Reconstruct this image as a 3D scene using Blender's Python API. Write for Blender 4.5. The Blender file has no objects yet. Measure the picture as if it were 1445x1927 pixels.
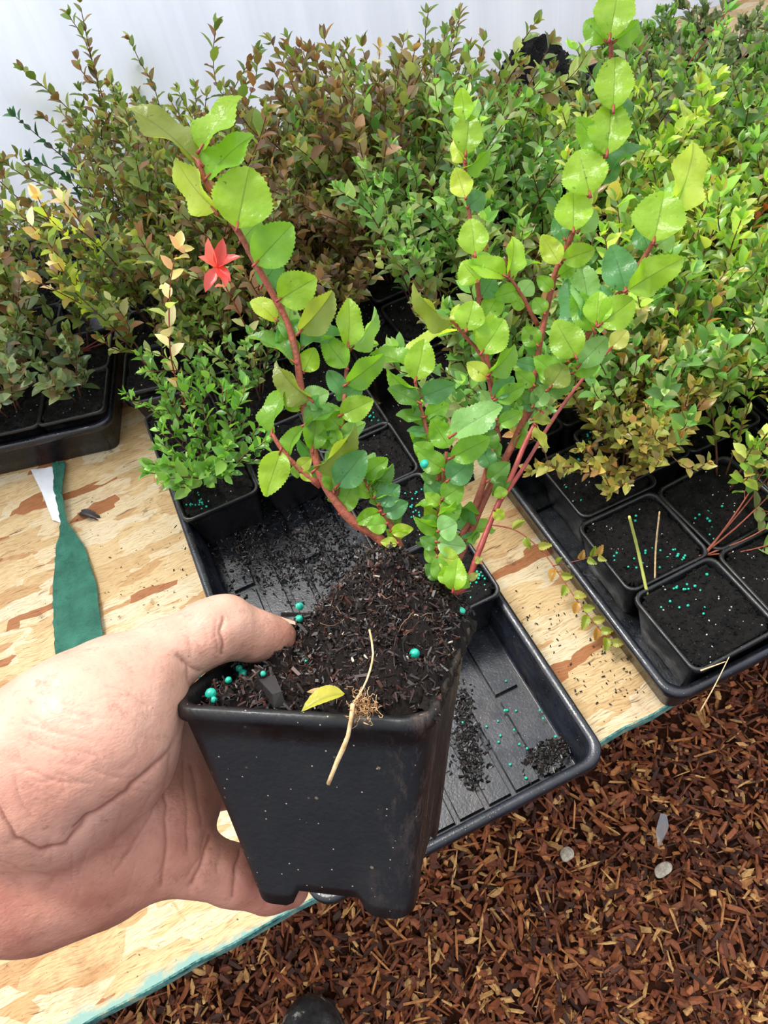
import bpy, math, random
import numpy as np
from mathutils import Matrix, Vector
PI = math.pi
random.seed(7); rng = np.random.default_rng(7)
S = bpy.context.scene

# ------------------------------------------------------------------ camera, sky, sun, exposure
T = 0.75                                   # table top height
CH = 0.7447 + T                            # camera height
FPX, CX, CY = 1446., 722.5, 963.5
vy = np.array([-953.5, 1620.5, -FPX]); vy /= np.linalg.norm(vy)
vx = np.array([9323., 4195.35, -FPX]); vx -= vy * (vx @ vy); vx /= np.linalg.norm(vx)
RW = np.array([vx, vy, np.cross(vx, vy)])  # world = RW @ camera
CAM = np.array([0, 0, CH])
def P(px, py, Z):
    """world point that lies Z metres in front of the lens"""
    return RW @ np.array([(px - CX) * Z / FPX, -(py - CY) * Z / FPX, -Z]) + CAM
def PZ(px, py, z):
    """world point on the horizontal plane z"""
    r = RW @ np.array([(px - CX) / FPX, -(py - CY) / FPX, -1.]); return CAM + r * ((z - CH) / r[2])
def PY(px, py, y):
    r = RW @ np.array([(px - CX) / FPX, -(py - CY) / FPX, -1.]); return CAM + r * (y / r[1])
def proj(p):
    q = RW.T @ (np.asarray(p) - CAM); return CX + FPX * q[0] / -q[2], CY - FPX * q[1] / -q[2]

cd = bpy.data.cameras.new('camera'); cam = bpy.data.objects.new('camera', cd); S.collection.objects.link(cam)
cd.sensor_fit = 'VERTICAL'; cd.sensor_height = 36; cd.lens = FPX / 1927 * 36; cd.clip_start = .02
M4 = Matrix([list(RW[0]) + [0], list(RW[1]) + [0], list(RW[2]) + [CH], [0, 0, 0, 1]])
cam.matrix_world = M4; S.camera = cam

w = bpy.data.worlds.new('sky'); S.world = w; w.use_nodes = True
wn = w.node_tree.nodes; wl = w.node_tree.links
bg = wn['Background']; tc = wn.new('ShaderNodeTexCoord'); sp = wn.new('ShaderNodeSeparateXYZ'); rp = wn.new('ShaderNodeValToRGB')
wl.new(tc.outputs['Generated'], sp.inputs[0]); m1 = wn.new('ShaderNodeMath'); m1.operation = 'MULTIPLY_ADD'; m1.inputs[1].default_value = .42; m1.inputs[2].default_value = .30; wl.new(sp.outputs['Y'], m1.inputs[0])
m2 = wn.new('ShaderNodeMath'); m2.operation = 'MULTIPLY_ADD'; m2.inputs[1].default_value = .5; wl.new(sp.outputs['Z'], m2.inputs[0]); wl.new(m1.outputs[0], m2.inputs[2]); wl.new(m2.outputs[0], rp.inputs[0]); wl.new(rp.outputs[0], bg.inputs[0])
rp.color_ramp.elements[0].position = 0.; rp.color_ramp.elements[0].color = (.26, .29, .36, 1)
rp.color_ramp.elements[1].position = .7; rp.color_ramp.elements[1].color = (1.25, 1.29, 1.34, 1)
bg.inputs[1].default_value = 1.5
def sun(name, d, e, ang, col):
    l = bpy.data.lights.new(name, 'SUN'); l.energy = e; l.angle = math.radians(ang); l.color = col
    o = bpy.data.objects.new(name, l); S.collection.objects.link(o)
    o.rotation_euler = Vector(d).to_track_quat('-Z', 'Y').to_euler(); return o
sun('sun', (.25, -.38, -.89), 3.6, 16, (1, .965, .90))
S.view_settings.view_transform = 'Standard'; S.view_settings.look = 'None'
S.view_settings.exposure = .12; S.view_settings.gamma = 1

# ------------------------------------------------------------------ material helpers
def lin(r, g, b):
    f = lambda c: (c / 255 / 12.92) if c / 255 <= .04045 else ((c / 255 + .055) / 1.055) ** 2.4
    return (f(r), f(g), f(b), 1)
class Mat:
    def __init__(s, name, rough=.5, spec=.5):
        s.m = bpy.data.materials.new(name); s.m.use_nodes = True
        s.n = s.m.node_tree.nodes; s.l = s.m.node_tree.links
        s.b = s.n['Principled BSDF']; s.b.inputs['Roughness'].default_value = rough; s.b.inputs['Specular IOR Level'].default_value = spec
        s.co = s.n.new('ShaderNodeTexCoord').outputs['Object']
    def map(s, scale=(1, 1, 1), rot=(0, 0, 0), src=None):
        q = s.n.new('ShaderNodeMapping'); q.inputs['Scale'].default_value = scale; q.inputs['Rotation'].default_value = rot
        s.l.new(src or s.co, q.inputs[0]); return q.outputs[0]
    def noise(s, sc, det=4, rough=.55, vec=None, dist=0):
        q = s.n.new('ShaderNodeTexNoise'); q.inputs['Scale'].default_value = sc; q.inputs['Detail'].default_value = det
        q.inputs['Roughness'].default_value = rough; q.inputs['Distortion'].default_value = dist
        s.l.new(vec or s.co, q.inputs['Vector']); return q.outputs['Fac']
    def vor(s, sc, vec=None, out='Distance', feat='F1', dist='EUCLIDEAN', rand=1):
        q = s.n.new('ShaderNodeTexVoronoi'); q.feature = feat
        if feat == 'F1': q.distance = dist
        q.inputs['Scale'].default_value = sc; q.inputs['Randomness'].default_value = rand
        s.l.new(vec or s.co, q.inputs['Vector']); return q.outputs[out]
    def ramp(s, fac, stops, const=False):
        q = s.n.new('ShaderNodeValToRGB'); e = q.color_ramp.elements
        if const: q.color_ramp.interpolation = 'CONSTANT'
        while len(e) < len(stops): e.new(.5)
        for k, (p, c) in enumerate(stops): e[k].position = p; e[k].color = c if len(c) == 4 else (*c, 1)
        s.l.new(fac, q.inputs[0]); return q.outputs[0]
    def mix(s, fac, a, b, mode='MIX'):
        q = s.n.new('ShaderNodeMix'); q.data_type = 'RGBA'; q.blend_type = mode
        for sock, v in ((q.inputs[0], fac), (q.inputs[6], a), (q.inputs[7], b)):
            if isinstance(v, (int, float)): sock.default_value = v
            elif isinstance(v, tuple): sock.default_value = v
            else: s.l.new(v, sock)
        return q.outputs[2]
    def math(s, op, a, b=0):
        q = s.n.new('ShaderNodeMath'); q.operation = op
        for sock, v in ((q.inputs[0], a), (q.inputs[1], b)):
            if isinstance(v, (int, float)): sock.default_value = v
            else: s.l.new(v, sock)
        return q.outputs[0]
    def attr(s, name='col'):
        q = s.n.new('ShaderNodeAttribute'); q.attribute_name = name; return q.outputs['Color']
    def col(s, c):
        if isinstance(c, tuple): s.b.inputs['Base Color'].default_value = c
        else: s.l.new(c, s.b.inputs['Base Color'])
        return s
    def bump(s, h, dist=.001, st=1):
        q = s.n.new('ShaderNodeBump'); q.inputs['Distance'].default_value = dist; q.inputs['Strength'].default_value = st
        s.l.new(h, q.inputs['Height']); s.l.new(q.outputs[0], s.b.inputs['Normal']); return q.outputs[0]
    def translucent(s, c, fac):
        t = s.n.new('ShaderNodeBsdfTranslucent'); mx = s.n.new('ShaderNodeMixShader'); mx.inputs[0].default_value = fac
        if isinstance(c, tuple): t.inputs[0].default_value = c
        else: s.l.new(c, t.inputs[0])
        s.l.new(s.b.outputs[0], mx.inputs[1]); s.l.new(t.outputs[0], mx.inputs[2])
        s.l.new(mx.outputs[0], s.n['Material Output'].inputs[0])

# OSB board: long strands in several directions
m = Mat('osb_board', .6, .3); cur = None; wv = m.noise(9, 3)
warp = m.n.new('ShaderNodeVectorMath'); warp.operation = 'ADD'
cmb = m.n.new('ShaderNodeCombineXYZ'); m.l.new(m.math('MULTIPLY', wv, .030), cmb.inputs[0]); m.l.new(m.math('MULTIPLY', m.noise(14, 3), .022), cmb.inputs[1])
m.l.new(m.co, warp.inputs[0]); m.l.new(cmb.outputs[0], warp.inputs[1]); wc = warp.outputs[0]
pal = [(0, lin(236, 210, 164)), (.16, lin(224, 194, 146)), (.34, lin(242, 224, 188)), (.52, lin(208, 166, 118)), (.60, lin(232, 204, 156)), (.72, lin(244, 230, 200)), (.88, lin(214, 176, 126)), (.955, lin(184, 124, 80))]
hs = []
for k, (sx, sy, rot) in enumerate([(9, 36, .10), (11, 44, -.35), (12, 34, .5), (14, 30, 1.45)]):
    v = m.map((sx, sy, 1), (0, 0, rot), wc); off = m.n.new('ShaderNodeVectorMath'); off.operation = 'ADD'; off.inputs[1].default_value = (k * 7.3, k * 3.1, 0)
    m.l.new(v, off.inputs[0]); cc = m.vor(1, off.outputs[0], 'Color', dist='CHEBYCHEV', rand=.85)
    se = m.n.new('ShaderNodeSeparateColor'); m.l.new(cc, se.inputs[0]); c = m.ramp(se.outputs[0], pal, True)
    hs.append(se.outputs[1])
    cur = c if cur is None else m.mix(m.ramp(se.outputs[2], [(0, (0, 0, 0)), ([0, .62, .70, .80][k], (1, 1, 1))], True), cur, c)
grain = m.noise(1, 5, .7, m.map((60, 700, 1), (0, 0, .12), wc))
cur = m.mix(.75, cur, m.ramp(grain, [(.33, lin(150, 112, 80)), (.46, lin(236, 222, 200)), (.6, (1, 1, 1))]), 'MULTIPLY')
cur = m.mix(m.ramp(m.noise(7, 6, .7), [(.58, (0, 0, 0)), (.72, (.6, .6, .6))]), cur, lin(176, 112, 66), 'MULTIPLY')
cur = m.mix(m.ramp(m.noise(11, 9, .75), [(.60, (0, 0, 0)), (.68, (.9, .9, .9))]), cur, lin(74, 46, 34))
cr_ = m.noise(1, 4, .6, m.map((16, 190, 1), (0, 0, .2), wc)); cur = m.mix(m.ramp(cr_, [(.325, (.85, .85, .85)), (.36, (0, 0, 0))]), cur, lin(112, 74, 48))
cur = m.mix(m.ramp(m.noise(260, 2), [(.70, (0, 0, 0)), (.74, (.8, .8, .8))]), cur, lin(48, 34, 26))
sxyz = m.n.new('ShaderNodeSeparateXYZ'); m.l.new(m.co, sxyz.inputs[0])
edge = m.math('ADD', sxyz.outputs[1], m.math('MULTIPLY', m.noise(24, 5, .7), .04))
cur = m.mix(m.ramp(edge, [(.2305, (1, 1, 1)), (.237, (0, 0, 0))]), cur, lin(146, 184, 174))
cur = m.mix(1., cur, (.70, .685, .66, 1), 'MULTIPLY')
m.col(cur); m.bump(m.math('ADD', m.math('MULTIPLY', grain, .6), hs[0]), .0010, .8); OSB = m.m
m = Mat('teal_edge_paint', .7, .2); m.col(m.ramp(m.noise(60, 5, .7), [(.35, lin(40, 76, 72)), (.5, lin(96, 150, 142)), (.62, lin(150, 164, 140))])); m.bump(m.noise(300), .002); TEAL = m.m

# black plastic
def plastic(name, c1, c2, rough, specks=.0, bump=.0003):
    m = Mat(name, rough, .5 if 'held' in name else .6); base = m.ramp(m.noise(30, 5, .65), [(.35, c1), (.7, c2)])
    if specks:
        base = m.mix(m.ramp(m.noise(16, 6, .75), [(.55, (0, 0, 0)), (.75, (.55, .55, .55))]), base, lin(74, 62, 52))
        if 'held' in name:
            sc_ = m.noise(1, 7, .8, m.map((70, 60, 22), (0, .35, 0))); sx_ = m.n.new('ShaderNodeSeparateXYZ'); m.l.new(m.co, sx_.inputs[0])
            sd_ = m.ramp(m.math('ADD', m.math('MULTIPLY', sx_.outputs[0], 9.), m.math('MULTIPLY', m.noise(40, 3), .55)), [(.42, (0, 0, 0)), (.62, (1, 1, 1))])
            base = m.mix(m.mix(1., m.ramp(sc_, [(.50, (0, 0, 0)), (.64, (.8, .8, .8))]), sd_, 'MULTIPLY'), base, lin(92, 74, 64))
            base = m.mix(m.ramp(m.vor(110), [(.05, (.8, .8, .8)), (.09, (0, 0, 0))]), base, lin(120, 104, 84))
        base = m.mix(m.ramp(m.vor(240), [(specks, (.85, .85, .85)), (specks + .03, (0, 0, 0))]), base, lin(190, 175, 150))
    m.col(base); r = m.ramp(m.noise(45, 5, .7), [(.35, (rough - .08,) * 3), (.7, (rough + .22,) * 3)]); m.l.new(r, m.b.inputs['Roughness'])
    m.bump(m.math('ADD', m.noise(420, 3), m.math('MULTIPLY', m.noise(40, 3), 1.5)), bump, .8); return m.m
POTM = plastic('held_pot_black_plastic', lin(9, 9, 10), lin(18, 18, 20), .42, .05)
PLAS = plastic('black_pot_plastic', lin(10, 10, 12), lin(20, 20, 23), .34, .04)
TRAYM = plastic('black_tray_plastic', lin(10, 12, 17), lin(24, 27, 38), .28, .05)
# soil
def soil(name, c1, c2, sc):
    m = Mat(name, .68, .3); b = m.ramp(m.noise(sc, 8, .72), [(.32, c1), (.54, c2), (.74, lin(38, 27, 22))])
    b = m.mix(m.ramp(m.vor(sc * 2.6), [(.08, (1, 1, 1)), (.11, (0, 0, 0))]), b, m.ramp(m.noise(sc * 1.3, 2), [(.50, lin(30, 24, 22)), (.56, lin(196, 184, 164))]))
    m.col(b); m.bump(m.noise(sc * 3, 6, .8), .0022, 1); return m.m
SOIL = soil('damp_potting_soil', lin(4, 3, 3), lin(14, 10, 9), 170)
SOILH = soil('held_potting_soil', lin(14, 10, 8), lin(40, 28, 23), 300)
m = Mat('perlite', .7, .3); m.col(lin(205, 200, 188)); PERL = m.m
m = Mat('bark_fragments', .45, .5); m.col(m.attr()); FRAG = m.m
m = Mat('fertiliser_coating', .28, .6); m.col(m.ramp(m.noise(400, 2), [(.3, lin(14, 140, 118)), (.7, lin(38, 190, 160))])); m.bump(m.noise(900), .0003); GRAN = m.m
# leaves
def leafmat(name, rough, tr, spots):
    m = Mat(name, rough, .42 if spots else .55); c = m.attr()
    if spots:
        c = m.mix(m.ramp(m.noise(60, 3), [(.35, (0, 0, 0)), (.7, (.6, .6, .6))]), c, lin(190, 205, 90), 'MULTIPLY')
        c = m.mix(m.ramp(m.noise(330, 2), [(.70, (0, 0, 0)), (.76, (.75, .75, .75))]), c, lin(60, 64, 20))
    m.col(c); t = m.mix(1., c, (2.0, 1.9, .8, 1) if spots else (1.8, 1.8, .9, 1), 'MULTIPLY'); m.translucent(t, tr)
    m.bump(m.math('ADD', m.noise(500, 3), m.math('MULTIPLY', m.noise(130, 2), 2.)) if spots else m.noise(300, 2), .0006 if spots else .0004, .6)
    return m.m
LEAF = leafmat('held_leaf', .30, .46, True)
FOL = leafmat('shrub_leaf', .30, .36, False)
m = Mat('young_red_bark', .55, .4); m.col(m.ramp(m.noise(140, 5, .7), [(.3, lin(112, 48, 40)), (.5, lin(152, 78, 58)), (.7, lin(120, 72, 52))])); m.bump(m.noise(500, 4), .0006); BARK = m.m
m = Mat('brown_twig_bark', .7, .3); m.col(m.ramp(m.noise(90, 4), [(.3, lin(66, 40, 30)), (.55, lin(112, 72, 52)), (.75, lin(150, 84, 62))])); TWIG = m.m
m = Mat('bright_red_stem', .45, .5); m.col(m.ramp(m.noise(90, 4), [(.3, lin(128, 40, 38)), (.7, lin(168, 74, 60))])); m.bump(m.noise(400), .0004); REDS = m.m
m = Mat('skin', .42, .45); fl = m.attr('flush')
sk = m.mix(fl, m.ramp(m.noise(38, 4), [(.3, lin(206, 152, 130)), (.7, lin(224, 178, 156))]), m.ramp(m.noise(55, 5), [(.3, lin(160, 96, 78)), (.7, lin(196, 134, 112))]))
sk = m.mix(m.ramp(m.noise(140, 6, .8), [(.55, (0, 0, 0)), (.72, (.6, .6, .6))]), sk, lin(132, 84, 64))
sk = m.mix(m.ramp(m.noise(700, 3, .7), [(.66, (0, 0, 0)), (.74, (.5, .5, .5))]), sk, lin(84, 54, 42))
sk = m.mix(m.attr('crease'), sk, lin(128, 66, 50)); m.col(sk)
m.b.inputs['Subsurface Weight'].default_value = .22; m.b.inputs['Subsurface Radius'].default_value = (.9, .35, .2); m.b.inputs['Subsurface Scale'].default_value = .004
ridge = m.noise(1, 2, .5, m.map((420, 1500, 900), (0, 0, .5))); m.bump(m.math('ADD', m.math('MULTIPLY', ridge, .5), m.math('ADD', m.math('MULTIPLY', m.noise(240, 5, .7), .55), m.math('MULTIPLY', m.vor(420, feat='DISTANCE_TO_EDGE'), .5))), .00034, .8); SKIN = m.m
m = Mat('thumbnail', .3, .5); m.col(lin(236, 186, 160)); NAIL = m.m
m = Mat('bark_mulch', .6, .4); m.col(m.mix(m.ramp(m.noise(120, 4, .7), [(.35, (0, 0, 0)), (.7, (.6, .6, .6))]), m.attr(), lin(70, 34, 20))); m.bump(m.noise(260, 4), .001); MULCH = m.m
m = Mat('mulch_ground', .9, .2); m.col(m.ramp(m.noise(60, 6, .7), [(.35, lin(30, 16, 10)), (.65, lin(84, 44, 26))])); m.bump(m.noise(90, 5), .01); GROUND = m.m
m = Mat('polytunnel_plastic', .35, .3)
st = m.noise(1, 5, .6, m.map((55, 1, .8), (0, 0, 0))); st2 = m.noise(1, 3, .6, m.map((7, 1, 1.2)))
m.col(m.mix(.5, m.ramp(st, [(.35, lin(205, 212, 228)), (.6, lin(244, 246, 252))]), m.ramp(st2, [(.35, lin(205, 212, 230)), (.65, lin(246, 248, 254))])))
m.bump(st, .003, .5); m.translucent(lin(250, 252, 255), .60); POLY = m.m
m = Mat('green_plastic_film', .5, .3); m.col(m.ramp(m.noise(40, 3), [(.3, lin(30, 84, 68)), (.7, lin(50, 112, 92))])); m.bump(m.noise(1, 5, .65, m.map((60, 150, 60), (0, 0, .5))), .006, .9); GFILM = m.m
m = Mat('white_plastic_film', .3, .5); m.col(lin(225, 226, 230)); WFILM = m.m
m = Mat('dry_straw', .7, .3); m.col(m.ramp(m.noise(300, 4), [(.3, lin(196, 152, 100)), (.7, lin(238, 212, 164))])); STRAW = m.m
m = Mat('grey_pebble', .6, .4); m.col(m.ramp(m.noise(140, 5, .7), [(.35, lin(150, 138, 120)), (.65, lin(214, 202, 182))])); m.bump(m.noise(200, 4), .001); PEB = m.m
m = Mat('boot_rubber', .4, .5); m.col(m.ramp(m.noise(60, 5), [(.4, lin(28, 28, 30)), (.62, lin(60, 58, 56)), (.7, lin(180, 176, 168))])); m.bump(m.noise(200), .001); BOOT = m.m
m = Mat('clear_film', .12, .5); m.b.inputs['Transmission Weight'].default_value = .7; m.col((.9, .92, .95, 1)); CLEAR = m.m

# ------------------------------------------------------------------ mesh helpers
def link(o): S.collection.objects.link(o); return o
def tag(o, label=None, cat=None, group=None, kind=None):
    if label: o['label'] = label
    if cat: o['category'] = cat
    if group: o['group'] = group
    if kind: o['kind'] = kind
    return o
def empty(name, loc=(0, 0, 0), rz=0, **k):
    o = bpy.data.objects.new(name, None); o.empty_display_size = .02; o.location = loc; o.rotation_euler = (0, 0, rz); link(o); return tag(o, **k)
def mesh(name, v, f, mat, smooth=True, attrs=None):
    me = bpy.data.meshes.new(name); v = np.asarray(v, float)
    me.from_pydata(v.tolist(), [], f.tolist() if isinstance(f, np.ndarray) else f)
    for mm in (mat if isinstance(mat, list) else [mat]): me.materials.append(mm)
    if smooth: me.polygons.foreach_set('use_smooth', np.ones(len(me.polygons), bool))
    for an, a in (attrs or {}).items():
        a = np.asarray(a, float)
        if a.ndim == 1: a = np.repeat(a[:, None], 3, 1)
        at = me.color_attributes.new(an, 'FLOAT_COLOR', 'POINT'); at.data.foreach_set('color', np.c_[a[:, :3], np.ones(len(a))].ravel())
    me.update(); return me
def ob(name, me, parent=None, loc=None):
    o = bpy.data.objects.new(name, me); link(o)
    if parent is not None: o.parent = parent
    if loc is not None: o.location = loc
    return o
def hashn(i, j, k, s):
    n = (i * 374761393 + j * 668265263 + k * 2147483647 + s * 1274126177) & 0xffffffff
    n = ((n ^ (n >> 13)) * 1274126177) & 0xffffffff
    return ((n ^ (n >> 16)) & 0xffff) / 65535.
def vnoise(p, s=0):
    p = np.asarray(p, float); i = np.floor(p).astype(np.int64); f = p - i; f = f * f * (3 - 2 * f); r = 0
    for a in (0, 1):
        for b in (0, 1):
            for c in (0, 1):
                wt = (f[:, 0] if a else 1 - f[:, 0]) * (f[:, 1] if b else 1 - f[:, 1]) * (f[:, 2] if c else 1 - f[:, 2])
                r = r + wt * hashn(i[:, 0] + a, i[:, 1] + b, i[:, 2] + c, s)
    return r * 2 - 1
def fbm(p, o=4, s=0):
    r = 0; a = 1; p = np.asarray(p, float)
    for k in range(o): r = r + a * vnoise(p * 2 ** k + 13.7 * k, s + k); a *= .5
    return r
def norm(a): return a / (np.linalg.norm(a, axis=-1, keepdims=True) + 1e-12)
def tube(pts, rad, n=7, knob=0):
    """tube along a polyline, rounded ends"""
    pts = np.asarray(pts, float); rad = np.asarray(rad, float) * np.ones(len(pts))
    d = norm(np.gradient(pts, axis=0)); u = norm(np.cross(d[0], [.3, .2, .9])); V = []; F = []
    for i in range(len(pts)):
        u = norm(u - d[i] * (u @ d[i])); w_ = np.cross(d[i], u)
        rr = rad[i] * (1 + knob * random.uniform(-1, 1))
        for k in range(n):
            a = 2 * PI * k / n; V.append(pts[i] + rr * (u * math.cos(a) + w_ * math.sin(a)))
    for i in range(len(pts) - 1):
        for k in range(n): F.append((i * n + k, i * n + (k + 1) % n, (i + 1) * n + (k + 1) % n, (i + 1) * n + k))
    F.append(tuple(range(n))[::-1]); F.append(tuple((len(pts) - 1) * n + k for k in range(n)))
    return V, F
def resample(ctrl, step):
    """Catmull-Rom through control rows (any width)"""
    c = np.asarray(ctrl, float); c = np.vstack([2 * c[0] - c[1], c, 2 * c[-1] - c[-2]]); out = []
    for i in range(1, len(c) - 2):
        m_ = max(2, int(np.linalg.norm((c[i + 1] - c[i])[:3]) / step))
        for t in np.arange(m_) / m_:
            out.append(.5 * ((2 * c[i]) + (-c[i - 1] + c[i + 1]) * t + (2 * c[i - 1] - 5 * c[i] + 4 * c[i + 1] - c[i + 2]) * t * t + (-c[i - 1] + 3 * c[i] - 3 * c[i + 1] + c[i + 2]) * t ** 3))
    out.append(c[-2]); return np.array(out)
class Bag:
    def __init__(s): s.v = []; s.f = []; s.c = []
    def add(s, V, F, c=None):
        b = len(s.v); s.v.extend([tuple(x) for x in V]); s.f.extend([tuple(i + b for i in q) for q in F])
        if c is not None: s.c.extend([tuple(c)] * len(V))
        return s
    def me(s, name, mat, smooth=True): return mesh(name, s.v, s.f, mat, smooth, {'col': np.array(s.c)} if s.c else None)
def box(b, x0, x1, y0, y1, z0, z1):
    V = [(x, y, z) for z in (z0, z1) for y in (y0, y1) for x in (x0, x1)]
    b.add(V, [(0, 2, 3, 1), (4, 5, 7, 6), (0, 1, 5, 4), (2, 6, 7, 3), (0, 4, 6, 2), (1, 3, 7, 5)]); return b
def rring(hx, hy, r, z, seg=6, foot=0):
    out = []
    for (sx, sy, a0) in ((1, 1, 0), (-1, 1, PI / 2), (-1, -1, PI), (1, -1, 3 * PI / 2)):
        for k in range(seg + 1):
            a = a0 + PI / 2 * k / seg
            out.append((sx * (hx - r) + r * math.cos(a), sy * (hy - r) + r * math.sin(a), z - foot * math.sin(PI * (k + .0) / seg) ** .5 * 1.0 if foot else z))
    return out
def straight(ring, n):
    """subdivide the straight runs between corner arcs"""
    return ring
def loft(rings, cap0=False, cap1=False):
    n = len(rings[0]); V = [p for r in rings for p in r]; F = []
    for i in range(len(rings) - 1):
        for k in range(n): F.append((i * n + k, i * n + (k + 1) % n, (i + 1) * n + (k + 1) % n, (i + 1) * n + k))
    if cap0: F.append(tuple(range(n))[::-1])
    if cap1: F.append(tuple((len(rings) - 1) * n + k for k in range(n)))
    return V, F
def foot_ring(hw, r, z, foot, seg=8, mid=9):
    """rounded square whose corners dip down by foot"""
    out = []
    cs = [(1, 1, 0), (-1, 1, PI / 2), (-1, -1, PI), (1, -1, 3 * PI / 2)]
    arcs = [[(sx * (hw - r) + r * math.cos(a0 + PI / 2 * k / seg), sy * (hw - r) + r * math.sin(a0 + PI / 2 * k / seg)) for k in range(seg + 1)] for sx, sy, a0 in cs]
    for i in range(4):
        for p in arcs[i]: out.append((*p, z - foot))
        a, b = arcs[i][-1], arcs[(i + 1) % 4][0]
        for k in range(1, mid):
            t = k / mid; e = abs(2 * t - 1); dz = foot * max(0, min(1, (e - .50) / .18)) ** .7
            out.append((a[0] + (b[0] - a[0]) * t, a[1] + (b[1] - a[1]) * t, z - dz))
    return out
def pot_mesh(name, W, B, H, mat, foot=.0, lip=.0022, liph=.006, seg=6, mid=9, inner=.012):
    R = []
    def g(hw, r, z, ft=0): R.append(foot_ring(hw, r, z, ft, seg, mid))
    g(B * .55, .004, -H + foot * .6 + .001); g(B - .004, .006, -H + foot * .6 + .0005, foot * .7); g(B - .001, .0075, -H + foot * .4, foot); g(B, .008, -H + foot, foot * .8)
    for k in range(1, 8):
        t = k / 8; g(B + (W - lip - B) * t, .008 + .001 * t, -H + foot + (H - foot - liph) * t, foot * .8 * max(0, 1 - t * 2.2))
    g(W - lip, .009, -liph); g(W, .0105, -liph - .0002); g(W + .0004, .011, -liph * .45); g(W, .0105, -.0006); g(W - .0008, .0100, 0); g(W - .0030, .009, -.0002); g(W - .0038, .0085, -.0020); g(W - .0065, .008, -inner)
    V, F = loft(R, cap0=True); return mesh(name, V, F, mat)

# ------------------------------------------------------------------ leaves
def leaf_template(rows, cols, serr=0, fold=.16, curl=.16, wave=0):
    us = np.linspace(0, 1, rows); vs = np.linspace(-1, 1, cols) if cols < 9 else np.array([-1, -.68, -.36, -.045, 0, .045, .36, .68, 1]); V = []; rib = []
    for i, u in enumerate(us):
        wd = (math.sin(PI * u ** .80) ** .72) * (1 - .10 * u) if 0 < u < 1 else .0
        wd = max(wd, .03 if u == 0 else .0)
        for v in vs:
            sv = v * wd * .5 * (1 + (serr if (i % 2 and abs(v) > .99) else 0))
            V.append((u + (serr * .25 if (i % 2 and abs(v) > .99) else 0), sv, fold * abs(v) * wd * .5 * 1.2 - curl * (u - .35) ** 2 + wave * math.sin(9 * u) * abs(v) * wd * .2))
            rib.append(1 if abs(v) < .01 else 0)
    F = [(i * cols + j, i * cols + j + 1, (i + 1) * cols + j + 1, (i + 1) * cols + j) for i in range(rows - 1) for j in range(cols - 1)]
    return np.array(V), F, np.array(rib)
def leaf_small():
    V = [(0, 0, 0)]
    for u, wd in ((.22, .76), (.5, 1.), (.8, .60)):
        for v in (-1, 0, 1): V.append((u, v * wd * .5, .12 * abs(v) * wd - .22 * (u - .35) ** 2))
    V.append((1, 0, -.10))
    F = [(0, 1, 2), (0, 2, 3), (1, 4, 5, 2), (2, 5, 6, 3), (4, 7, 8, 5), (5, 8, 9, 6), (7, 10, 8), (8, 10, 9)]
    return np.array(V), F
LS_V, LS_F = leaf_small()
def leaves_mesh(name, items, mat):
    """items: (base, axis, normal, length, width, colour)"""
    B = np.array([i[0] for i in items]); A = norm(np.array([i[1] for i in items])); N = np.array([i[2] for i in items])
    L = np.array([i[3] for i in items])[:, None, None]; Wd = np.array([i[4] for i in items])[:, None, None]; C = np.array([i[5] for i in items])
    Sd = norm(np.cross(N, A)); N = np.cross(A, Sd); t = LS_V[None]
    V = B[:, None] + A[:, None] * t[..., 0:1] * L + Sd[:, None] * t[..., 1:2] * Wd + N[:, None] * t[..., 2:3] * L
    k = len(LS_V); F = [tuple(q + n * k for q in f) for n in range(len(items)) for f in LS_F]
    return mesh(name, V.reshape(-1, 3), F, mat, True, {'col': np.repeat(C, k, 0)})
L3 = lambda *c: np.array(lin(*c)[:3])
PALS = {
    'olive': [(112, 126, 66), (92, 108, 56), (136, 146, 84), (116, 102, 66), (80, 96, 54), (150, 150, 100), (124, 92, 66), (100, 122, 62)],
    'bronze': [(120, 96, 68), (104, 84, 60), (132, 116, 76), (118, 120, 72), (142, 110, 84), (96, 102, 60), (92, 74, 56), (126, 132, 84)],
    'mixed': [(112, 132, 70), (132, 146, 86), (98, 116, 62), (130, 112, 76), (150, 158, 108), (92, 104, 66), (120, 98, 72)],
    'green': [(104, 144, 72), (90, 128, 66), (128, 158, 86), (80, 112, 60), (142, 162, 106), (118, 126, 78)],
    'lime': [(158, 176, 84), (134, 162, 70), (114, 146, 62), (172, 180, 104), (150, 140, 82), (100, 130, 60)],
    'yellow': [(186, 200, 84), (168, 184, 72), (146, 172, 66), (196, 200, 104), (176, 158, 84)],
    'teal': [(56, 92, 62), (48, 80, 58), (80, 112, 80), (42, 68, 52)],
    'grey': [(112, 126, 88), (94, 110, 78), (132, 142, 110), (82, 100, 70), (122, 108, 86)],
    'amber': [(140, 128, 70), (152, 134, 78), (126, 124, 64), (146, 112, 72), (112, 112, 58), (138, 142, 78), (104, 92, 56), (128, 134, 74)],
    'deep': [(94, 134, 62), (108, 150, 70), (82, 120, 58), (124, 160, 82), (104, 136, 70)],
    'red': [(226, 92, 84), (236, 120, 104), (214, 84, 76)],
    'cream': [(206, 184, 148), (190, 182, 140), (212, 198, 170), (188, 156, 104), (160, 172, 110)],
    'rust': [(196, 110, 78), (180, 98, 68), (206, 138, 98), (166, 124, 76)],
    'pink': [(214, 184, 162), (198, 158, 124), (184, 172, 110), (220, 202, 180)],
}
def leafcol(pal, shade=None):
    c = L3(*random.choice(PALS[pal])); c = c * random.uniform(.9, 1.9); l = c.mean(); return np.clip(l + (c - l) * 1.12, .004, 1)
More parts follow.
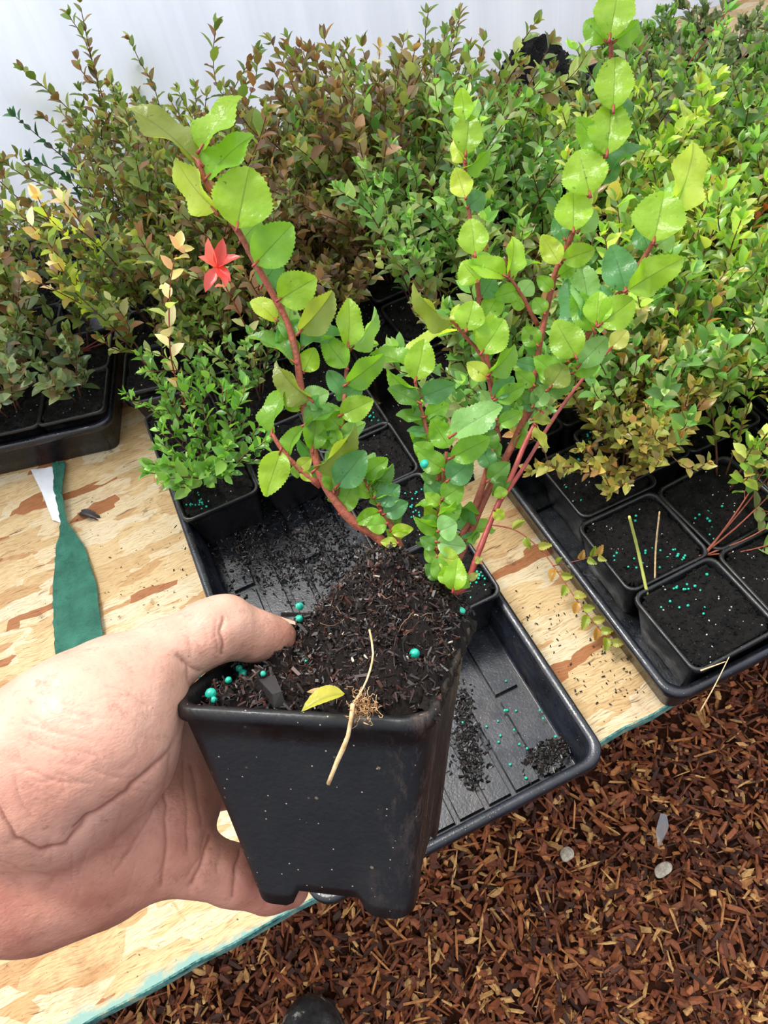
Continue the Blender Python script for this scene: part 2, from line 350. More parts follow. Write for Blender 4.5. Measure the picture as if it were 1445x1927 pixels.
def branch_data(ctrl, pal, lsize, spacing=.0062, r0=.0013, twigs=3, start=.25, wide=.55, twl=.4, droop=0., tip=None):
    """a shrub branch: stem polyline plus alternate leaves and short side twigs"""
    pts = resample(ctrl, .006); st = Bag(); items = []
    def leafy(p, s0, sc, tp):
        acc = 0; side = 1; d = norm(np.gradient(p, axis=0)); tot = len(p); ang = random.uniform(0, 6)
        for i in range(1, tot):
            acc += np.linalg.norm(p[i] - p[i - 1])
            if i / tot < s0 or acc < spacing * random.uniform(.7, 1.15): continue
            acc = 0; ang += 2.4 + random.uniform(-.5, .5); t = d[i]
            u = norm(np.cross(t, [.1, .95, .2])); v = np.cross(t, u); rad = u * math.cos(ang) + v * math.sin(ang)
            ax = norm(t * random.uniform(.35, 1.0) + rad * random.uniform(.7, 1.1) + np.array([0, 0, .25 - droop]))
            L = lsize * sc * random.uniform(.72, 1.2) * (1 - .35 * max(0, i / tot - .8) * 5 * .8)
            nn = norm(t * .9 + np.array([0, 0, .7]) - rad * .2 + rng.normal(0, .22, 3))
            items.append((p[i], ax, nn, L, L * wide * random.uniform(.85, 1.1), leafcol(tip if tip and i / tot > .80 else pal)))
        for k in range(3):
            a = rng.normal(0, .5, 3); L = lsize * sc * .7
            items.append((p[-1], norm(d[-1] + a * .8), norm(rng.normal(0, 1, 3)), L, L * wide * .8, leafcol(tip or pal)))
    st.add(*tube(pts[::2] if len(pts) > 6 else pts, np.linspace(r0, r0 * .45, len(pts[::2] if len(pts) > 6 else pts)), 5))
    leafy(pts, start, 1, 1)
    Ltot = np.linalg.norm(np.diff(pts, axis=0), axis=1).sum()
    for k in range(twigs):
        i = int(len(pts) * random.uniform(start, .82)); p = pts[i]; t = norm(pts[min(i + 2, len(pts) - 1)] - pts[max(i - 2, 0)])
        o_ = rng.normal(0, 1, 3); o_[2] = abs(o_[2]) * .4; o_ = norm(o_ - t * (o_ @ t)); l = Ltot * twl * random.uniform(.5, 1.1)
        q = np.array([p, p + l * .35 * norm(t * .6 + o_), p + l * .7 * norm(t + o_ * .85), p + l * norm(t + o_ * .6 + np.array([0, 0, .15]))]); tp = resample(q, .007)
        st.add(*tube(tp[::2] if len(tp) > 5 else tp, r0 * .5, 4)); leafy(tp, .12, .88, 1)
    return st, items
POOL = {}
def pool(pal, ls, h, n=6):
    k = (pal, ls, h)
    if k not in POOL:
        POOL[k] = []
        for i in range(n):
            b = random.uniform(.12, .42); a = random.uniform(-.5, .5); hh = h * random.uniform(.78, 1.15)
            c = [(0, 0, 0), (b * .12 * hh, a * .05 * hh, .22 * hh), (b * .42 * hh, a * .12 * hh, .5 * hh), (b * .8 * hh, a * .3 * hh, .78 * hh), (b * random.uniform(.9, 1.5) * hh, a * .5 * hh, hh)]
            st, it = branch_data(c, pal, ls, twigs=random.randint(3, 5), start=.20)
            POOL[k].append((st.me('branch_' + pal, TWIG), leaves_mesh('foliage_' + pal, it, FOL)))
    return POOL[k]
def shrub(root, nb, pal, ls=.019, h=.24, base=(0, 0), rspread=.012, lean=(0, 0), z0=-.006):
    for k in range(nb):
        st, fo = random.choice(pool(pal, ls, h)); az = 2 * PI * (k + random.uniform(-.35, .35)) / nb
        b = ob('branch', st, root); b.location = (base[0] + rspread * math.cos(az), base[1] + rspread * math.sin(az), z0)
        s = random.uniform(.8, 1.12); b.scale = (s, s, s)
        q = Matrix.Rotation(az, 4, 'Z'); tilt = random.uniform(-.06, .30) if nb > 3 else random.uniform(0, .15)
        M = Matrix.Translation(b.location) @ Matrix.Rotation(lean[0], 4, 'Y') @ Matrix.Rotation(lean[1], 4, 'X') @ q @ Matrix.Rotation(tilt, 4, 'Y') @ Matrix.Scale(s, 4)
        b.matrix_local = M; f = ob('foliage', fo, b)
def custom_branch(root, ctrl_world, pal, ls, inv, tip=None, mat=TWIG, **k):
    """branch placed in world coordinates under root"""
    c = np.array([(inv @ Vector(p))[:] for p in ctrl_world])
    st, it = branch_data(c, pal, ls, tip=tip, **k)
    b = ob('branch', st.me('branch', mat), root); ob('foliage', leaves_mesh('foliage', it, FOL), b); return b

# ------------------------------------------------------------------ setting
b = Bag(); n = 60
xs = np.linspace(-2.2, 3.2, n); ys = np.linspace(-1.5, 2.4, n)
V = [(x, y, 0.004 * math.sin(7 * x) * math.cos(5 * y)) for y in ys for x in xs]; F = [(j * n + i, j * n + i + 1, (j + 1) * n + i + 1, (j + 1) * n + i) for j in range(n - 1) for i in range(n - 1)]
o = ob('floor', mesh('floor', V, F, GROUND)); tag(o, 'brown mulch covered ground', kind='structure')
WY = 1.505; b = Bag(); V = []; F = []; nx = 260
for i in range(nx + 1):
    x = -1.8 + 5.0 * i / nx; y = WY + .006 * math.sin(i * 1.1)
    V += [(x, y, -.02), (x, y, 2.6), (x, y + .01, -.02), (x, y + .01, 2.6)]
for i in range(nx):
    a = 4 * i; c = a + 4
    F += [(a, c, c + 1, a + 1), (a + 2, a + 3, c + 3, c + 2), (a + 1, c + 1, c + 3, a + 3), (a, a + 2, c + 2, c)]
o = ob('wall_back', mesh('wall_back', V, F, POLY)); tag(o, 'milky white polytunnel wall', kind='structure')

# table
tb = empty('potting_bench', (0, 0, T), label='potting bench topped with a chipboard sheet that has a teal painted edge', cat='table')
b = Bag(); X0, X1, Y0, Y1, TH = -1.1, 1.75, .206, 1.478, .016
nx = 90; V = []; F = []
for i in range(nx + 1):
    x = X0 + (X1 - X0) * i / nx; ye = Y0 + .012 * (x + .3) / .6 + .0012 * math.sin(i * 2.3) + random.uniform(-.0006, .0006)
    V += [(x, ye + .0015, 0), (x, Y1, 0), (x, ye, -.0012), (x, ye + .0005, -TH), (x, Y1, -TH)]
F1 = []; F2 = []
for i in range(nx):
    a = 5 * i; c = a + 5; F1 += [(a, c, c + 1, a + 1), (a + 3, a + 4, c + 4, c + 3), (a + 1, c + 1, c + 4, a + 4)]; F2 += [(a + 2, c + 2, c, a), (a + 3, c + 3, c + 2, a + 2)]
F1 += [(0, 1, 4, 3, 2)]; e = 5 * nx; F1 += [(e + 2, e + 3, e + 4, e + 1, e)]
me = mesh('tabletop', V, F1 + F2, [OSB, TEAL], False)
me.polygons.foreach_set('material_index', np.array([0] * len(F1) + [1] * len(F2), dtype=np.int32)); ob('tabletop', me, tb)
for x in (-.9, .35, 1.6):
    for y in (.62, 1.40): ob('leg', box(Bag(), -.022, .022, -.045, .045, -T, -TH).me('leg', STRAW, False), tb, (x, y, 0))

# ------------------------------------------------------------------ trays
def tray_mesh(w_, l, h=.06, ribs=True, double=False):
    hx, hy = w_ / 2, l / 2; R = []
    bx, by = hx - .014, hy - .014
    for (a, c, r, z) in [(bx, by, .012, 0), (bx + .001, by + .001, .014, .003), (hx - .008, hy - .008, .018, h - .012), (hx - .0075, hy - .0075, .018, h - .012), (hx - .001, hy - .001, .020, h - .011), (hx, hy, .021, h - .009), (hx, hy, .021, h - .003), (hx - .0012, hy - .0012, .020, h - .0006), (hx - .004, hy - .004, .018, h), (hx - .0085, hy - .0085, .0165, h - .0008), (hx - .0098, hy - .0098, .016, h - .004),
                          (hx - .0105, hy - .0105, .0155, h - .016), (hx - .0135, hy - .0135, .0145, h - .018), (bx - .0012, by - .0012, .011, .006), (bx - .004, by - .004, .009, .0032), (bx - .0045, by - .0045, .009, .0031)]:
        R.append(rring(a, c, r, z, 7))
    V, F = loft(R, True, True); body = mesh('tray_body', V, F, TRAYM); body.polygons[len(F) - 1].use_smooth = False; body.polygons[len(F) - 2].use_smooth = False
    b = Bag()
    if ribs:
        nr = 8; pitch = (2 * bx - .02) / nr
        for i in range(nr):
            x = -bx + .010 + pitch * (i + .5); y = -by + .012; k = 0
            while y < by - .03:
                L = [.250, .085, .160][(i + k) % 3]; y1 = min(y + L, by - .012); ww = pitch * (.37 if (i + k) % 2 else .41)
                V = [(x - ww - .001, y, .003), (x + ww + .001, y, .003), (x + ww + .001, y1, .003), (x - ww - .001, y1, .003), (x - ww, y + .001, .0078), (x + ww, y + .001, .0078), (x + ww, y1 - .001, .0078), (x - ww, y1 - .001, .0078)]
                b.add(V, [(4, 5, 6, 7), (0, 1, 5, 4), (1, 2, 6, 5), (2, 3, 7, 6), (3, 0, 4, 7)]); y = y1 + .007; k += 1
    return body, b.me('floor_ribs', TRAYM, False)
TB, TR = tray_mesh(.283, .545)
def tray(x, y, rz, label, group=None):
    t = empty('nursery_tray', (x, y, T + .0005), rz, label=label, cat='plant tray', group=group)
    ob('tray_body', TB, t); ob('floor_ribs', TR, t); return t
tray(.045, .456, .0, 'half empty black plastic tray with ribbed floor behind the hand-held pot')
tray(.403, .472, 0, 'black plastic tray of pots on the right, beside the strip of bare chipboard')
u = np.array([-.966, .259]); v = np.array([.259, .966]); LC = np.array([-.141, .868])
c = LC + .1415 * u + .2725 * v; tray(c[0], c[1], -.262, 'black plastic tray at the left picture edge, its end by the green plastic strip')
NC = np.array([-.118, .893]); c = NC - .1415 * u + .2725 * v; tray(c[0], c[1], -.262, 'tray of leafy pots just right of the tray at the left picture edge')
g = 'trays hidden under the massed shrubs'
for (x, y, r) in [(.403, 1.03, 0), (.70, .472, 0), (.70, 1.03, 0), (1.0, 1.03, 0)]:
    tray(x, y, r, 'black plastic tray under the massed shrubs, ' + {(.403, 1.03): 'directly behind the right tray', (.70, .472): 'touching the far side of the right tray', (.70, 1.03): 'second tray over behind the right tray', (1.0, 1.03): 'outermost one at the far right'}[(x, y)], g)

# ------------------------------------------------------------------ pots, soil
POTS = pot_mesh('square_pot', .0478, .038, .068, PLAS, .004, seg=4, mid=6, inner=.016)
def shard(L, w_, t_):
    V = np.array([(-.5, -.35, -.5), (.5, -.2, -.5), (.46, .3, -.5), (-.42, .5, -.5), (-.45, -.3, .5), (.42, -.15, .4), (.40, .22, .45), (-.38, .4, .5)]) * (L, w_, t_)
    return V, [(3, 2, 1, 0), (4, 5, 6, 7), (0, 1, 5, 4), (1, 2, 6, 5), (2, 3, 7, 6), (3, 0, 4, 7)]
def rotm(): 
    q = rng.normal(0, 1, 4); q /= np.linalg.norm(q); a, b_, c, d = q
    return np.array([[1 - 2 * (c * c + d * d), 2 * (b_ * c - a * d), 2 * (b_ * d + a * c)], [2 * (b_ * c + a * d), 1 - 2 * (b_ * b_ + d * d), 2 * (c * d - a * b_)], [2 * (b_ * d - a * c), 2 * (c * d + a * b_), 1 - 2 * (b_ * b_ + c * c)]])
def soil_mesh(hw, amp, seed, n=26, mound=0., z0=-.0045, mat=SOIL, rr=.008):
    xs = np.linspace(-hw, hw, n); X, Y = np.meshgrid(xs, xs); p = np.c_[X.ravel(), Y.ravel(), np.full(n * n, seed * 3.1)]
    q = p.copy(); r = np.sqrt((p[:, 0] / hw) ** 4 + (p[:, 1] / hw) ** 4)
    z = z0 + amp * fbm(np.c_[p[:, :2] * 90, p[:, 2]], 4, seed) + mound * np.clip(1 - (p[:, 0] ** 2 + p[:, 1] ** 2) / hw ** 2, 0, 1)
    ed = np.maximum(abs(p[:, 0]), abs(p[:, 1])) > hw * .97; z[ed] = np.minimum(z[ed], -.004)
    cor = (abs(p[:, 0]) > hw * .9) & (abs(p[:, 1]) > hw * .9); q[cor, :2] *= .93
    V = np.c_[q[:, :2], z]; F = [(j * n + i, j * n + i + 1, (j + 1) * n + i + 1, (j + 1) * n + i) for j in range(n - 1) for i in range(n - 1)]
    k = len(V); Vb = list(map(tuple, V)) ; Vb += [(-hw * .8, -hw * .8, -.05), (hw * .8, -hw * .8, -.05), (hw * .8, hw * .8, -.05), (-hw * .8, hw * .8, -.05)]
    bt = [j for j in range(n)]; rt = [j * n + n - 1 for j in range(n)]; tp = [(n - 1) * n + j for j in range(n)][::-1]; lf = [j * n for j in range(n)][::-1]
    for a, (c0, c1) in zip((bt, rt, tp, lf), ((k, k + 1), (k + 1, k + 2), (k + 2, k + 3), (k + 3, k))):
        for i in range(n - 1): F.append((a[i + 1], a[i], c0))
        F.append((a[-1], c0, c1))
    F.append((k + 3, k + 2, k + 1, k)); nf = len(F); npf = []
    for q_ in range(int(420 * (hw / .0425) ** 2)):
        i_ = random.randrange(len(V)); l = random.uniform(.0015, .0055); white = random.random() < .045
        if white: l = random.uniform(.0008, .0018)
        sv, sf = shard(l, l * (.9 if white else random.uniform(.2, .5)), l * (.8 if white else .25)); k0 = len(Vb)
        Vb += list(map(tuple, (sv @ rotm().T) + V[i_] + (0, 0, .0004))); F += [tuple(a_ + k0 for a_ in f_) for f_ in sf]; npf += [1 if white else 0] * 6
    me = mesh('soil', Vb, F, [mat, PERL]); me.polygons.foreach_set('material_index', np.array([0] * nf + npf, dtype=np.int32)); return me
SOILS = [soil_mesh(.0425, .0052, s, 48) for s in range(5)]
RIM = T + .0755
POTC = []; LOOSE = [(-.048, .797), (.05, .797), (.15, .797), (.243, .797), (.215, .88), (.215, .975)] + [(x_, 1.42) for x_ in np.arange(-.34, .30, .097)]
def pot(x, y, rz=0, label='', group=None, name='potted_shrub', cat='potted plant', soil_=None, dz=0.):
    if dz == 0 and any(abs(x - a) < .04 and abs(y - b_) < .04 for a, b_ in LOOSE): dz = -.0070
    t = empty(name, (x, y, RIM + dz), rz, label=label, cat=cat, group=group)
    POTC.append((x, y)); ob('pot', POTS, t); ob('soil', soil_ or random.choice(SOILS), t); bpy.context.view_layer.update(); return t, t.matrix_world.inverted()
def TW(px, py, yy): return PY(px, py, yy)

# tray on the right
B_, _ = pot(.337, .257, .02, 'black square pot of bare soil at the near corner of the right tray', name='potted_soil')
C_, _ = pot(.337, .354, .0, 'pot of bare soil with two pale grass stalks, behind the right tray corner pot', name='potted_soil')
D_, Di = pot(.348, .452, 0, 'low bushy shrub with amber tinged leaves rising from the left side of the right tray')
for k in range(19):
    a = k * 2.4; q = random.choice(pool('amber', .0175, .15)); b = ob('branch', q[0], D_)
    b.matrix_local = Matrix.Translation((.030 + .010 * math.cos(a), -.018 + .010 * math.sin(a), -.006)) @ Matrix.Rotation(a, 4, 'Z') @ Matrix.Rotation(random.uniform(-.1, .48), 4, 'Y') @ Matrix.Scale(random.uniform(.7, 1.1), 4); ob('foliage', q[1], b)
E_, Ei = pot(.434, .257, 0, 'shrub with bare red brown stems leaning right, beside the corner pot of the right tray')
for tip in [(1480, 900), (1500, 960), (1460, 850), (1520, 800), (1500, 1010)]:
    s0 = PZ(1320 + random.uniform(-8, 10), 1046, RIM - .004); e1 = P(tip[0], tip[1], np.linalg.norm(s0 - CAM) * .90)
    mid_ = (s0 + e1) / 2 + np.array([0, 0, -.008]); custom_branch(E_, [s0, s0 * .7 + mid_ * .3, mid_, e1], 'green', .02, Ei, mat=BARK, start=.55, twigs=2, r0=.0011, twl=.3)
for i, (x, y) in enumerate([(.434, .354), (.530, .257), (.530, .354)]):
    t_, _ = pot(x, y, random.uniform(-.05, .05), ['pot of dark soil with a sparse green shrub right of the two grass stalks', 'outermost pot in the front row of the right tray', 'outermost pot in the second row of the right tray'][i])
    shrub(t_, 3 if i == 0 else 5, 'lime', .018, .15, base=(.02, .02))
# tray in the middle
L1, L1i = pot(-.042, .678, 0, 'small dense bright green shrub at the left corner of the half empty tray')
for k in range(13):
    a = k * 2.4; q = random.choice(pool('deep', .021, .085)); b = ob('branch', q[0], L1)
    b.matrix_local = Matrix.Translation((.010 + .012 * math.cos(a), .004 + .010 * math.sin(a), -.006)) @ Matrix.Rotation(a, 4, 'Z') @ Matrix.Rotation(random.uniform(.0, .55), 4, 'Y') @ Matrix.Scale(random.uniform(.8, 1.1), 4); ob('foliage', q[1], b)
t_, _ = pot(.053, .678, 0, 'pot of bare soil right beside the small dense green shrub', name='potted_soil')
for i, y in enumerate([.415, .510, .606, .690]):
    t_, _ = pot(.136, y, 0, ['bare pot of soil at the right edge of the half empty tray, nearest one', 'second bare pot along the right edge of the half empty tray', 'third bare pot along the right edge of the half empty tray', 'rearmost bare pot along the right edge of the half empty tray'][i], name='potted_soil')
# single pots behind it
L2, L2i = pot(-.048, .797, 0, 'pot with one pale pink and cream leaved upright sprig, behind the small dense green shrub')
s0 = np.array([-.040, .79, RIM - .005])
custom_branch(L2, [s0, TW(325, 690, .79), TW(318, 600, .79), TW(322, 520, .785), TW(335, 470, .78)], 'cream', .025, L2i, tip='pink', mat=REDS, spacing=.0085, twigs=0, start=.12, wide=.62)
shrub(L2, 4, 'deep', .018, .10)
L3_, L3i = pot(.050, .797, 0, 'shrub whose tallest sprig ends in a rosette of coral red leaves')
custom_branch(L3_, [(.05, .80, RIM), TW(480, 660, .80), TW(455, 600, .80), TW(425, 540, .79), TW(410, 510, .78)], 'olive', .02, L3i, tip='red', mat=REDS, spacing=.008, twigs=0, start=.2)
it = []
cpt = TW(408, 503, .775)
for a in np.arange(7) * .93:
    rad = RW @ np.array([math.cos(a), math.sin(a), .3]); it.append((tuple(L3i @ Vector(cpt)), rad + rng.normal(0, .3, 3), RW @ np.array([0, .2, 1.]) + rng.normal(0, .45, 3),   .028 * random.uniform(.75, 1.2), .0145, L3(*random.choice(PALS['red']))))
ob('red_rosette', leaves_mesh('red_rosette', it, FOL), L3_)
shrub(L3_, 6, 'green', .017, .13)
t_, _ = pot(.150, .797, 0, 'low grey green potted shrub in the gap behind the held plant')
shrub(t_, 3, 'grey', .017, .08, base=(-.02, .03))

t_, _ = pot(.243, .797, 0, 'pot of bare dark soil between and behind the two nearest trays', name='potted_soil')
# the crowded ranks
ZONES = {
    'olive': 'olive and bronze leaved evergreen shrub in the crowded ranks at the upper left',
    'bronze': 'brownish bronze leaved evergreen shrub in the crowded ranks at the top centre',
    'green': 'fresh green small leaved shrub in the crowded ranks right of centre',
    'lime': 'yellow green leaved shrub in the crowded ranks at the right edge',
    'grey': 'grey green fine leaved shrub in the far upper right ranks',
}
def zone(x, y):
    px, py = proj((x, y, T + .25)); q = random.random()
    if px < 420: return 'olive' if q < .8 else 'mixed'
    if px < 760: return 'bronze' if q < .45 or py < 170 else ('mixed' if q < .8 else 'olive')
    if px < 1080: return 'mixed' if q < .55 else ('green' if q < .85 else 'bronze')
    return ('lime' if q < .35 else 'green' if q < .8 else 'mixed') if py > 200 else ('grey' if q < .5 else 'green')
spots = []
for i in range(3):
    for j in range(5):
        a = LC + (.050 + .091 * i) * u + (.058 + .093 * j) * v; spots.append((a[0], a[1], -.262, 'LT', i, j))
        a = NC - (.052 + .091 * i) * u + (.052 + .093 * j) * v; spots.append((a[0], a[1], -.262, 'N', i, j))
for cx in (.403, .70, 1.0):
    for cy in (.472, 1.03):
        for i in range(3):
            for j in range(5):
                x = cx + (i - 1) * .093; y = cy - .215 + j * .106
                if cx < .5 and cy < .6 and j < 2: continue
                if cx < .5 and cy < .6 and j == 2 and i == 0: continue
                if cx > .9 and cy < .6: continue
                if cx < .5 and cy < .6 : y += 0
                spots.append((x, y, 0, 'G', i, j))
for x in np.arange(-.34, .30, .097):
    spots.append((x, 1.425, 0, 'BK', 0, int(round((x + .34) / .097))))
for k_, y in enumerate((.90, .995)): spots.append((.215, y - .02, 0, 'S', 0, k_))
leans = {}
LIM = [(-400, 470), (60, 400), (110, 190), (200, 120), (300, 190), (440, 240), (490, 260), (540, 130), (740, 100), (800, 130), (960, 170), (1010, 260), (1120, 230), (1180, 80), (1300, 90), (1800, 60)]
ADJ = {'olive': 'olive green', 'bronze': 'bronze brown', 'green': 'fresh green', 'lime': 'yellow green', 'grey': 'grey green', 'mixed': 'mixed brown and green'}
ORD = ['first', 'second', 'third', 'fourth', 'fifth', 'sixth', 'seventh', 'eighth', 'ninth', 'tenth']
for (x, y, rz, tr, i, j) in spots:
    px, py = proj((x, y, T + .2))
    if not (-220 < px < 1720 and py > -330): continue
    if abs(x - .745) < .075 and abs(y - 1.245) < .075: continue
    if tr == 'G' and y > 1.2 and (x > .62 or x < .45) and x < .9 and i == 1: continue
    if y > 1.15 and proj((x, y, T))[0] < 135 and (i + j) % 2: continue
    if y > 1.4 and px < 100: continue
    if y > 1.08 and 5 < px < 150: continue
    lim = np.interp(px, [a for a, _ in LIM], [b_ for _, b_ in LIM]); top = .30
    while top > .07 and proj((x, y, RIM + top))[1] < lim: top -= .005
    z = zone(x, y); nb = 7; ls = .0238; h = min(.225, top)
    if y > 1.1: nb = 5
    if tr == 'LT': name_ = f'{ORD[j]} row, {["right", "middle", "left"][i]} column of the left tray'
    elif tr == 'N': name_ = f'{ORD[j]} row, {["left", "middle", "right"][i]} column, tray right of the left one'
    elif tr == 'BK': name_ = f'{ORD[j]} from the left against the wall'
    elif tr == 'S': name_ = ['nearer', 'farther'][j] + ' of two in the dark gap behind the held plant'
    else: name_ = f'{ORD[j + (5 if y > .75 else 0)]} row, {ORD[min(9, max(0, int(round((x - .31) / .0975))))]} column behind the amber shrub'
    if tr == 'LT' and j == 0:
        h = [.10, .14, .12][i]; nb = [4, 7, 8][i]; z = 'grey'
    elif tr == 'LT' and j == 1 and i == 0: nb, h = 4, .12
    elif tr == 'LT' and j == 1: h = .14
    elif tr == 'N' and j == 0 and i == 0: nb, h = 3, .14
    elif tr == 'N' and j == 0: h = .16
    elif tr == 'G' and y < .75: h = min(h, .18)
    if tr == 'S' : h = .16
    lab = f'{ADJ[z]} shrub, {name_}'
    t_, inv = pot(x, y, rz, lab, 'massed shrubs'); leans[(tr, i, j)] = (t_, inv)
    shrub(t_, nb, z, ls, round(h / .03) * .03, lean=(random.uniform(-.1, .1), random.uniform(-.1, .1)))
def near(key, ctrl):
    if key in leans: return leans[key]
    return min(leans.values(), key=lambda v_: (v_[0].location.x - ctrl[1][0]) ** 2 + (v_[0].location.y - ctrl[1][1]) ** 2)
def extra(key, ctrl, pal, ls=.02, **k):
    t_, inv = near(key, ctrl); ctrl = [np.array(t_.location)] + list(ctrl[1:]); custom_branch(t_, ctrl, pal, ls, inv, **k)
x_, y_, z_ = leans[('LT', 0, 1)][0].location
for pts in ([(230, 625), (170, 560), (110, 480), (30, 395)], [(240, 640), (200, 600), (130, 560), (60, 525)], [(235, 600), (200, 520), (165, 440), (120, 380)]):
    yy = 1.03; c = [np.array([x_ + .01, y_, z_ - .004])] + [TW(a, b_, yy - .03 * k_) for k_, (a, b_) in enumerate(pts)]
    extra(('LT', 0, 1), c, 'yellow', .026, tip='cream', spacing=.009, twigs=1, mat=REDS, twl=.25)
for key, pts, yy, pal, tp in [(('N', 0, 4), [(200, 380), (190, 200), (165, 90), (130, 30)], 1.33, 'olive', None), (('N', 0, 4), [(215, 380), (200, 220), (170, 100), (150, 5)], 1.34, 'bronze', None),
                          (('N', 1, 4), [(330, 420), (300, 200), (260, 110), (245, 75)], 1.31, 'olive', None), (('LT', 0, 4), [(230, 400), (160, 330), (100, 280), (30, 220)], 1.25, 'teal', None),
                          (('LT', 0, 3), [(200, 420), (150, 350), (100, 320), (60, 300)], 1.2, 'teal', None),
                          (('N', 2, 3), [(600, 480), (650, 350), (720, 230), (870, 165)], 1.12, 'bronze', 'rust'), (('N', 2, 3), [(610, 480), (660, 330), (700, 240), (715, 90)], 1.14, 'amber', 'pink')]:
    extra(key, [0] + [TW(a, b_, yy) for a, b_ in pts], pal, .021, tip=tp, spacing=.0065, twigs=1, twl=.2, start=.1)

for key, pts, yy in [(('G', 1, 0), [(1225, 660), (1300, 590), (1370, 480), (1450, 380), (1490, 300)], .62), (('G', 0, 3), [(1160, 560), (1165, 470), (1160, 400), (1155, 320)], .75), (('G', 2, 4), [(1180, 330), (1240, 200), (1310, 100), (1370, 20)], .9)]:
    if key in leans:
        o_ = leans[key][0].location; extra(key, [np.array(o_)] + [TW(a, b_, yy) for a, b_ in pts], 'green', .024, tip='rust' if yy < .8 else None, spacing=.014, twigs=1, twl=.15, start=.2, mat=REDS, r0=.0018)
# heap of root balls at the back
hp = soil_mesh(.085, .010, 9, 44, mound=.10, z0=.0); hm = ob('soil_heap', hp); hm.location = (.745, 1.245, T + .075); hm.rotation_euler = (0, 0, .3)
tag(hm, 'heap of dark root-bound soil among the far shrubs against the white wall', 'soil heap')

# ------------------------------------------------------------------ fertiliser granules
ico = None
def granule_mesh(r, seed):
    t = (1 + 5 ** .5) / 2; V = norm(np.array([(-1, t, 0), (1, t, 0), (-1, -t, 0), (1, -t, 0), (0, -1, t), (0, 1, t), (0, -1, -t), (0, 1, -t), (t, 0, -1), (t, 0, 1), (-t, 0, -1), (-t, 0, 1)]))
    F = [(0, 11, 5), (0, 5, 1), (0, 1, 7), (0, 7, 10), (0, 10, 11), (1, 5, 9), (5, 11, 4), (11, 10, 2), (10, 7, 6), (7, 1, 8), (3, 9, 4), (3, 4, 2), (3, 2, 6), (3, 6, 8), (3, 8, 9), (4, 9, 5), (2, 4, 11), (6, 2, 10), (8, 6, 7), (9, 8, 1)]
    for _ in range(1):
        V = list(map(tuple, V)); cache = {}; nf = []
        def mid(a, c):
            k = (min(a, c), max(a, c))
            if k not in cache: cache[k] = len(V); V.append(tuple(norm((np.array(V[a]) + np.array(V[c])) / 2)))
            return cache[k]
        for a, c, d in F: x, y, z = mid(a, c), mid(c, d), mid(d, a); nf += [(a, x, z), (c, y, x), (d, z, y), (x, y, z)]
        F = nf; V = np.array(V)
    V = V * r * (1 + .13 * vnoise(V * 1.7 + seed * 5, seed))[:, None]; return mesh('fertiliser_granule', V, F, GRAN)
GM = [granule_mesh(.0014, s) for s in range(4)]
def gran(p, label, group, s=1, me=None):
    o = ob('fertiliser_granule', me or random.choice(GM)); o.location = p; o.scale = (s, s, s); o.rotation_euler = (random.random() * 6, random.random() * 6, 0); return tag(o, label, 'fertiliser bead', group)
def cluster(px, py, sx, sy, n_, z, label, group):
    k = 0; tries = 0
    while k < n_ and tries < 900:
        tries += 1; q = PZ(px + random.gauss(0, 1) * sx, py + random.gauss(0, 1) * sy, z)
        if z > T + .03 and not any(abs(q[0] - a_) < .041 and abs(q[1] - b_) < .041 for a_, b_ in POTC): continue
        k += 1; gran(q + np.array([0, 0, .0006]), label, group, random.uniform(.8, 1.15))
zs = RIM - .0055
cluster(1225, 1050, 34, 9, 26, zs, 'tiny teal fertiliser bead on the soil beside the two grass stalks', 'beads beside the grass stalks')
cluster(1295, 1118, 26, 16, 22, zs, 'tiny teal fertiliser bead on the bare soil of the corner pot of the right tray', 'beads in the corner pot')
cluster(1100, 838, 22, 12, 34, zs, 'tiny teal fertiliser bead left of and behind the amber tinged shrub', 'beads behind the amber shrub')
cluster(1320, 990, 30, 20, 14, zs, 'tiny teal fertiliser bead on the soil behind the second grass stalk', 'beads behind the grass')
cluster(1190, 935, 70, 45, 10, zs, 'tiny teal fertiliser bead lying loose in front of the amber tinged shrub', 'beads before the amber shrub')
cluster(365, 945, 18, 8, 26, zs, 'tiny teal fertiliser bead on the soil under the small dense green shrub', 'beads under the dense green shrub')
cluster(120, 718, 18, 10, 26, zs, 'tiny teal fertiliser bead on the soil of the front corner pot of the left tray', 'beads in the left tray corner pot')
cluster(125, 645, 18, 6, 12, zs, 'tiny teal fertiliser bead in the second row of the left tray', 'beads in the left tray second row')
cluster(795, 950, 18, 22, 34, zs, 'tiny teal fertiliser bead glimpsed between the stems of the held plant', 'beads behind the held stems')
cluster(700, 775, 14, 12, 14, zs, 'tiny teal fertiliser bead in the dark gap between the two halves of the held plant', 'beads in the dark gap')
cluster(915, 1050, 22, 28, 26, zs, 'tiny teal fertiliser bead on the nearest bare pot along the half empty tray', 'beads on the nearest bare pot')
cluster(950, 1375, 45, 45, 18, T + .0090, 'tiny teal fertiliser bead spilled on the ribbed floor of the half empty tray', 'beads on the tray floor')

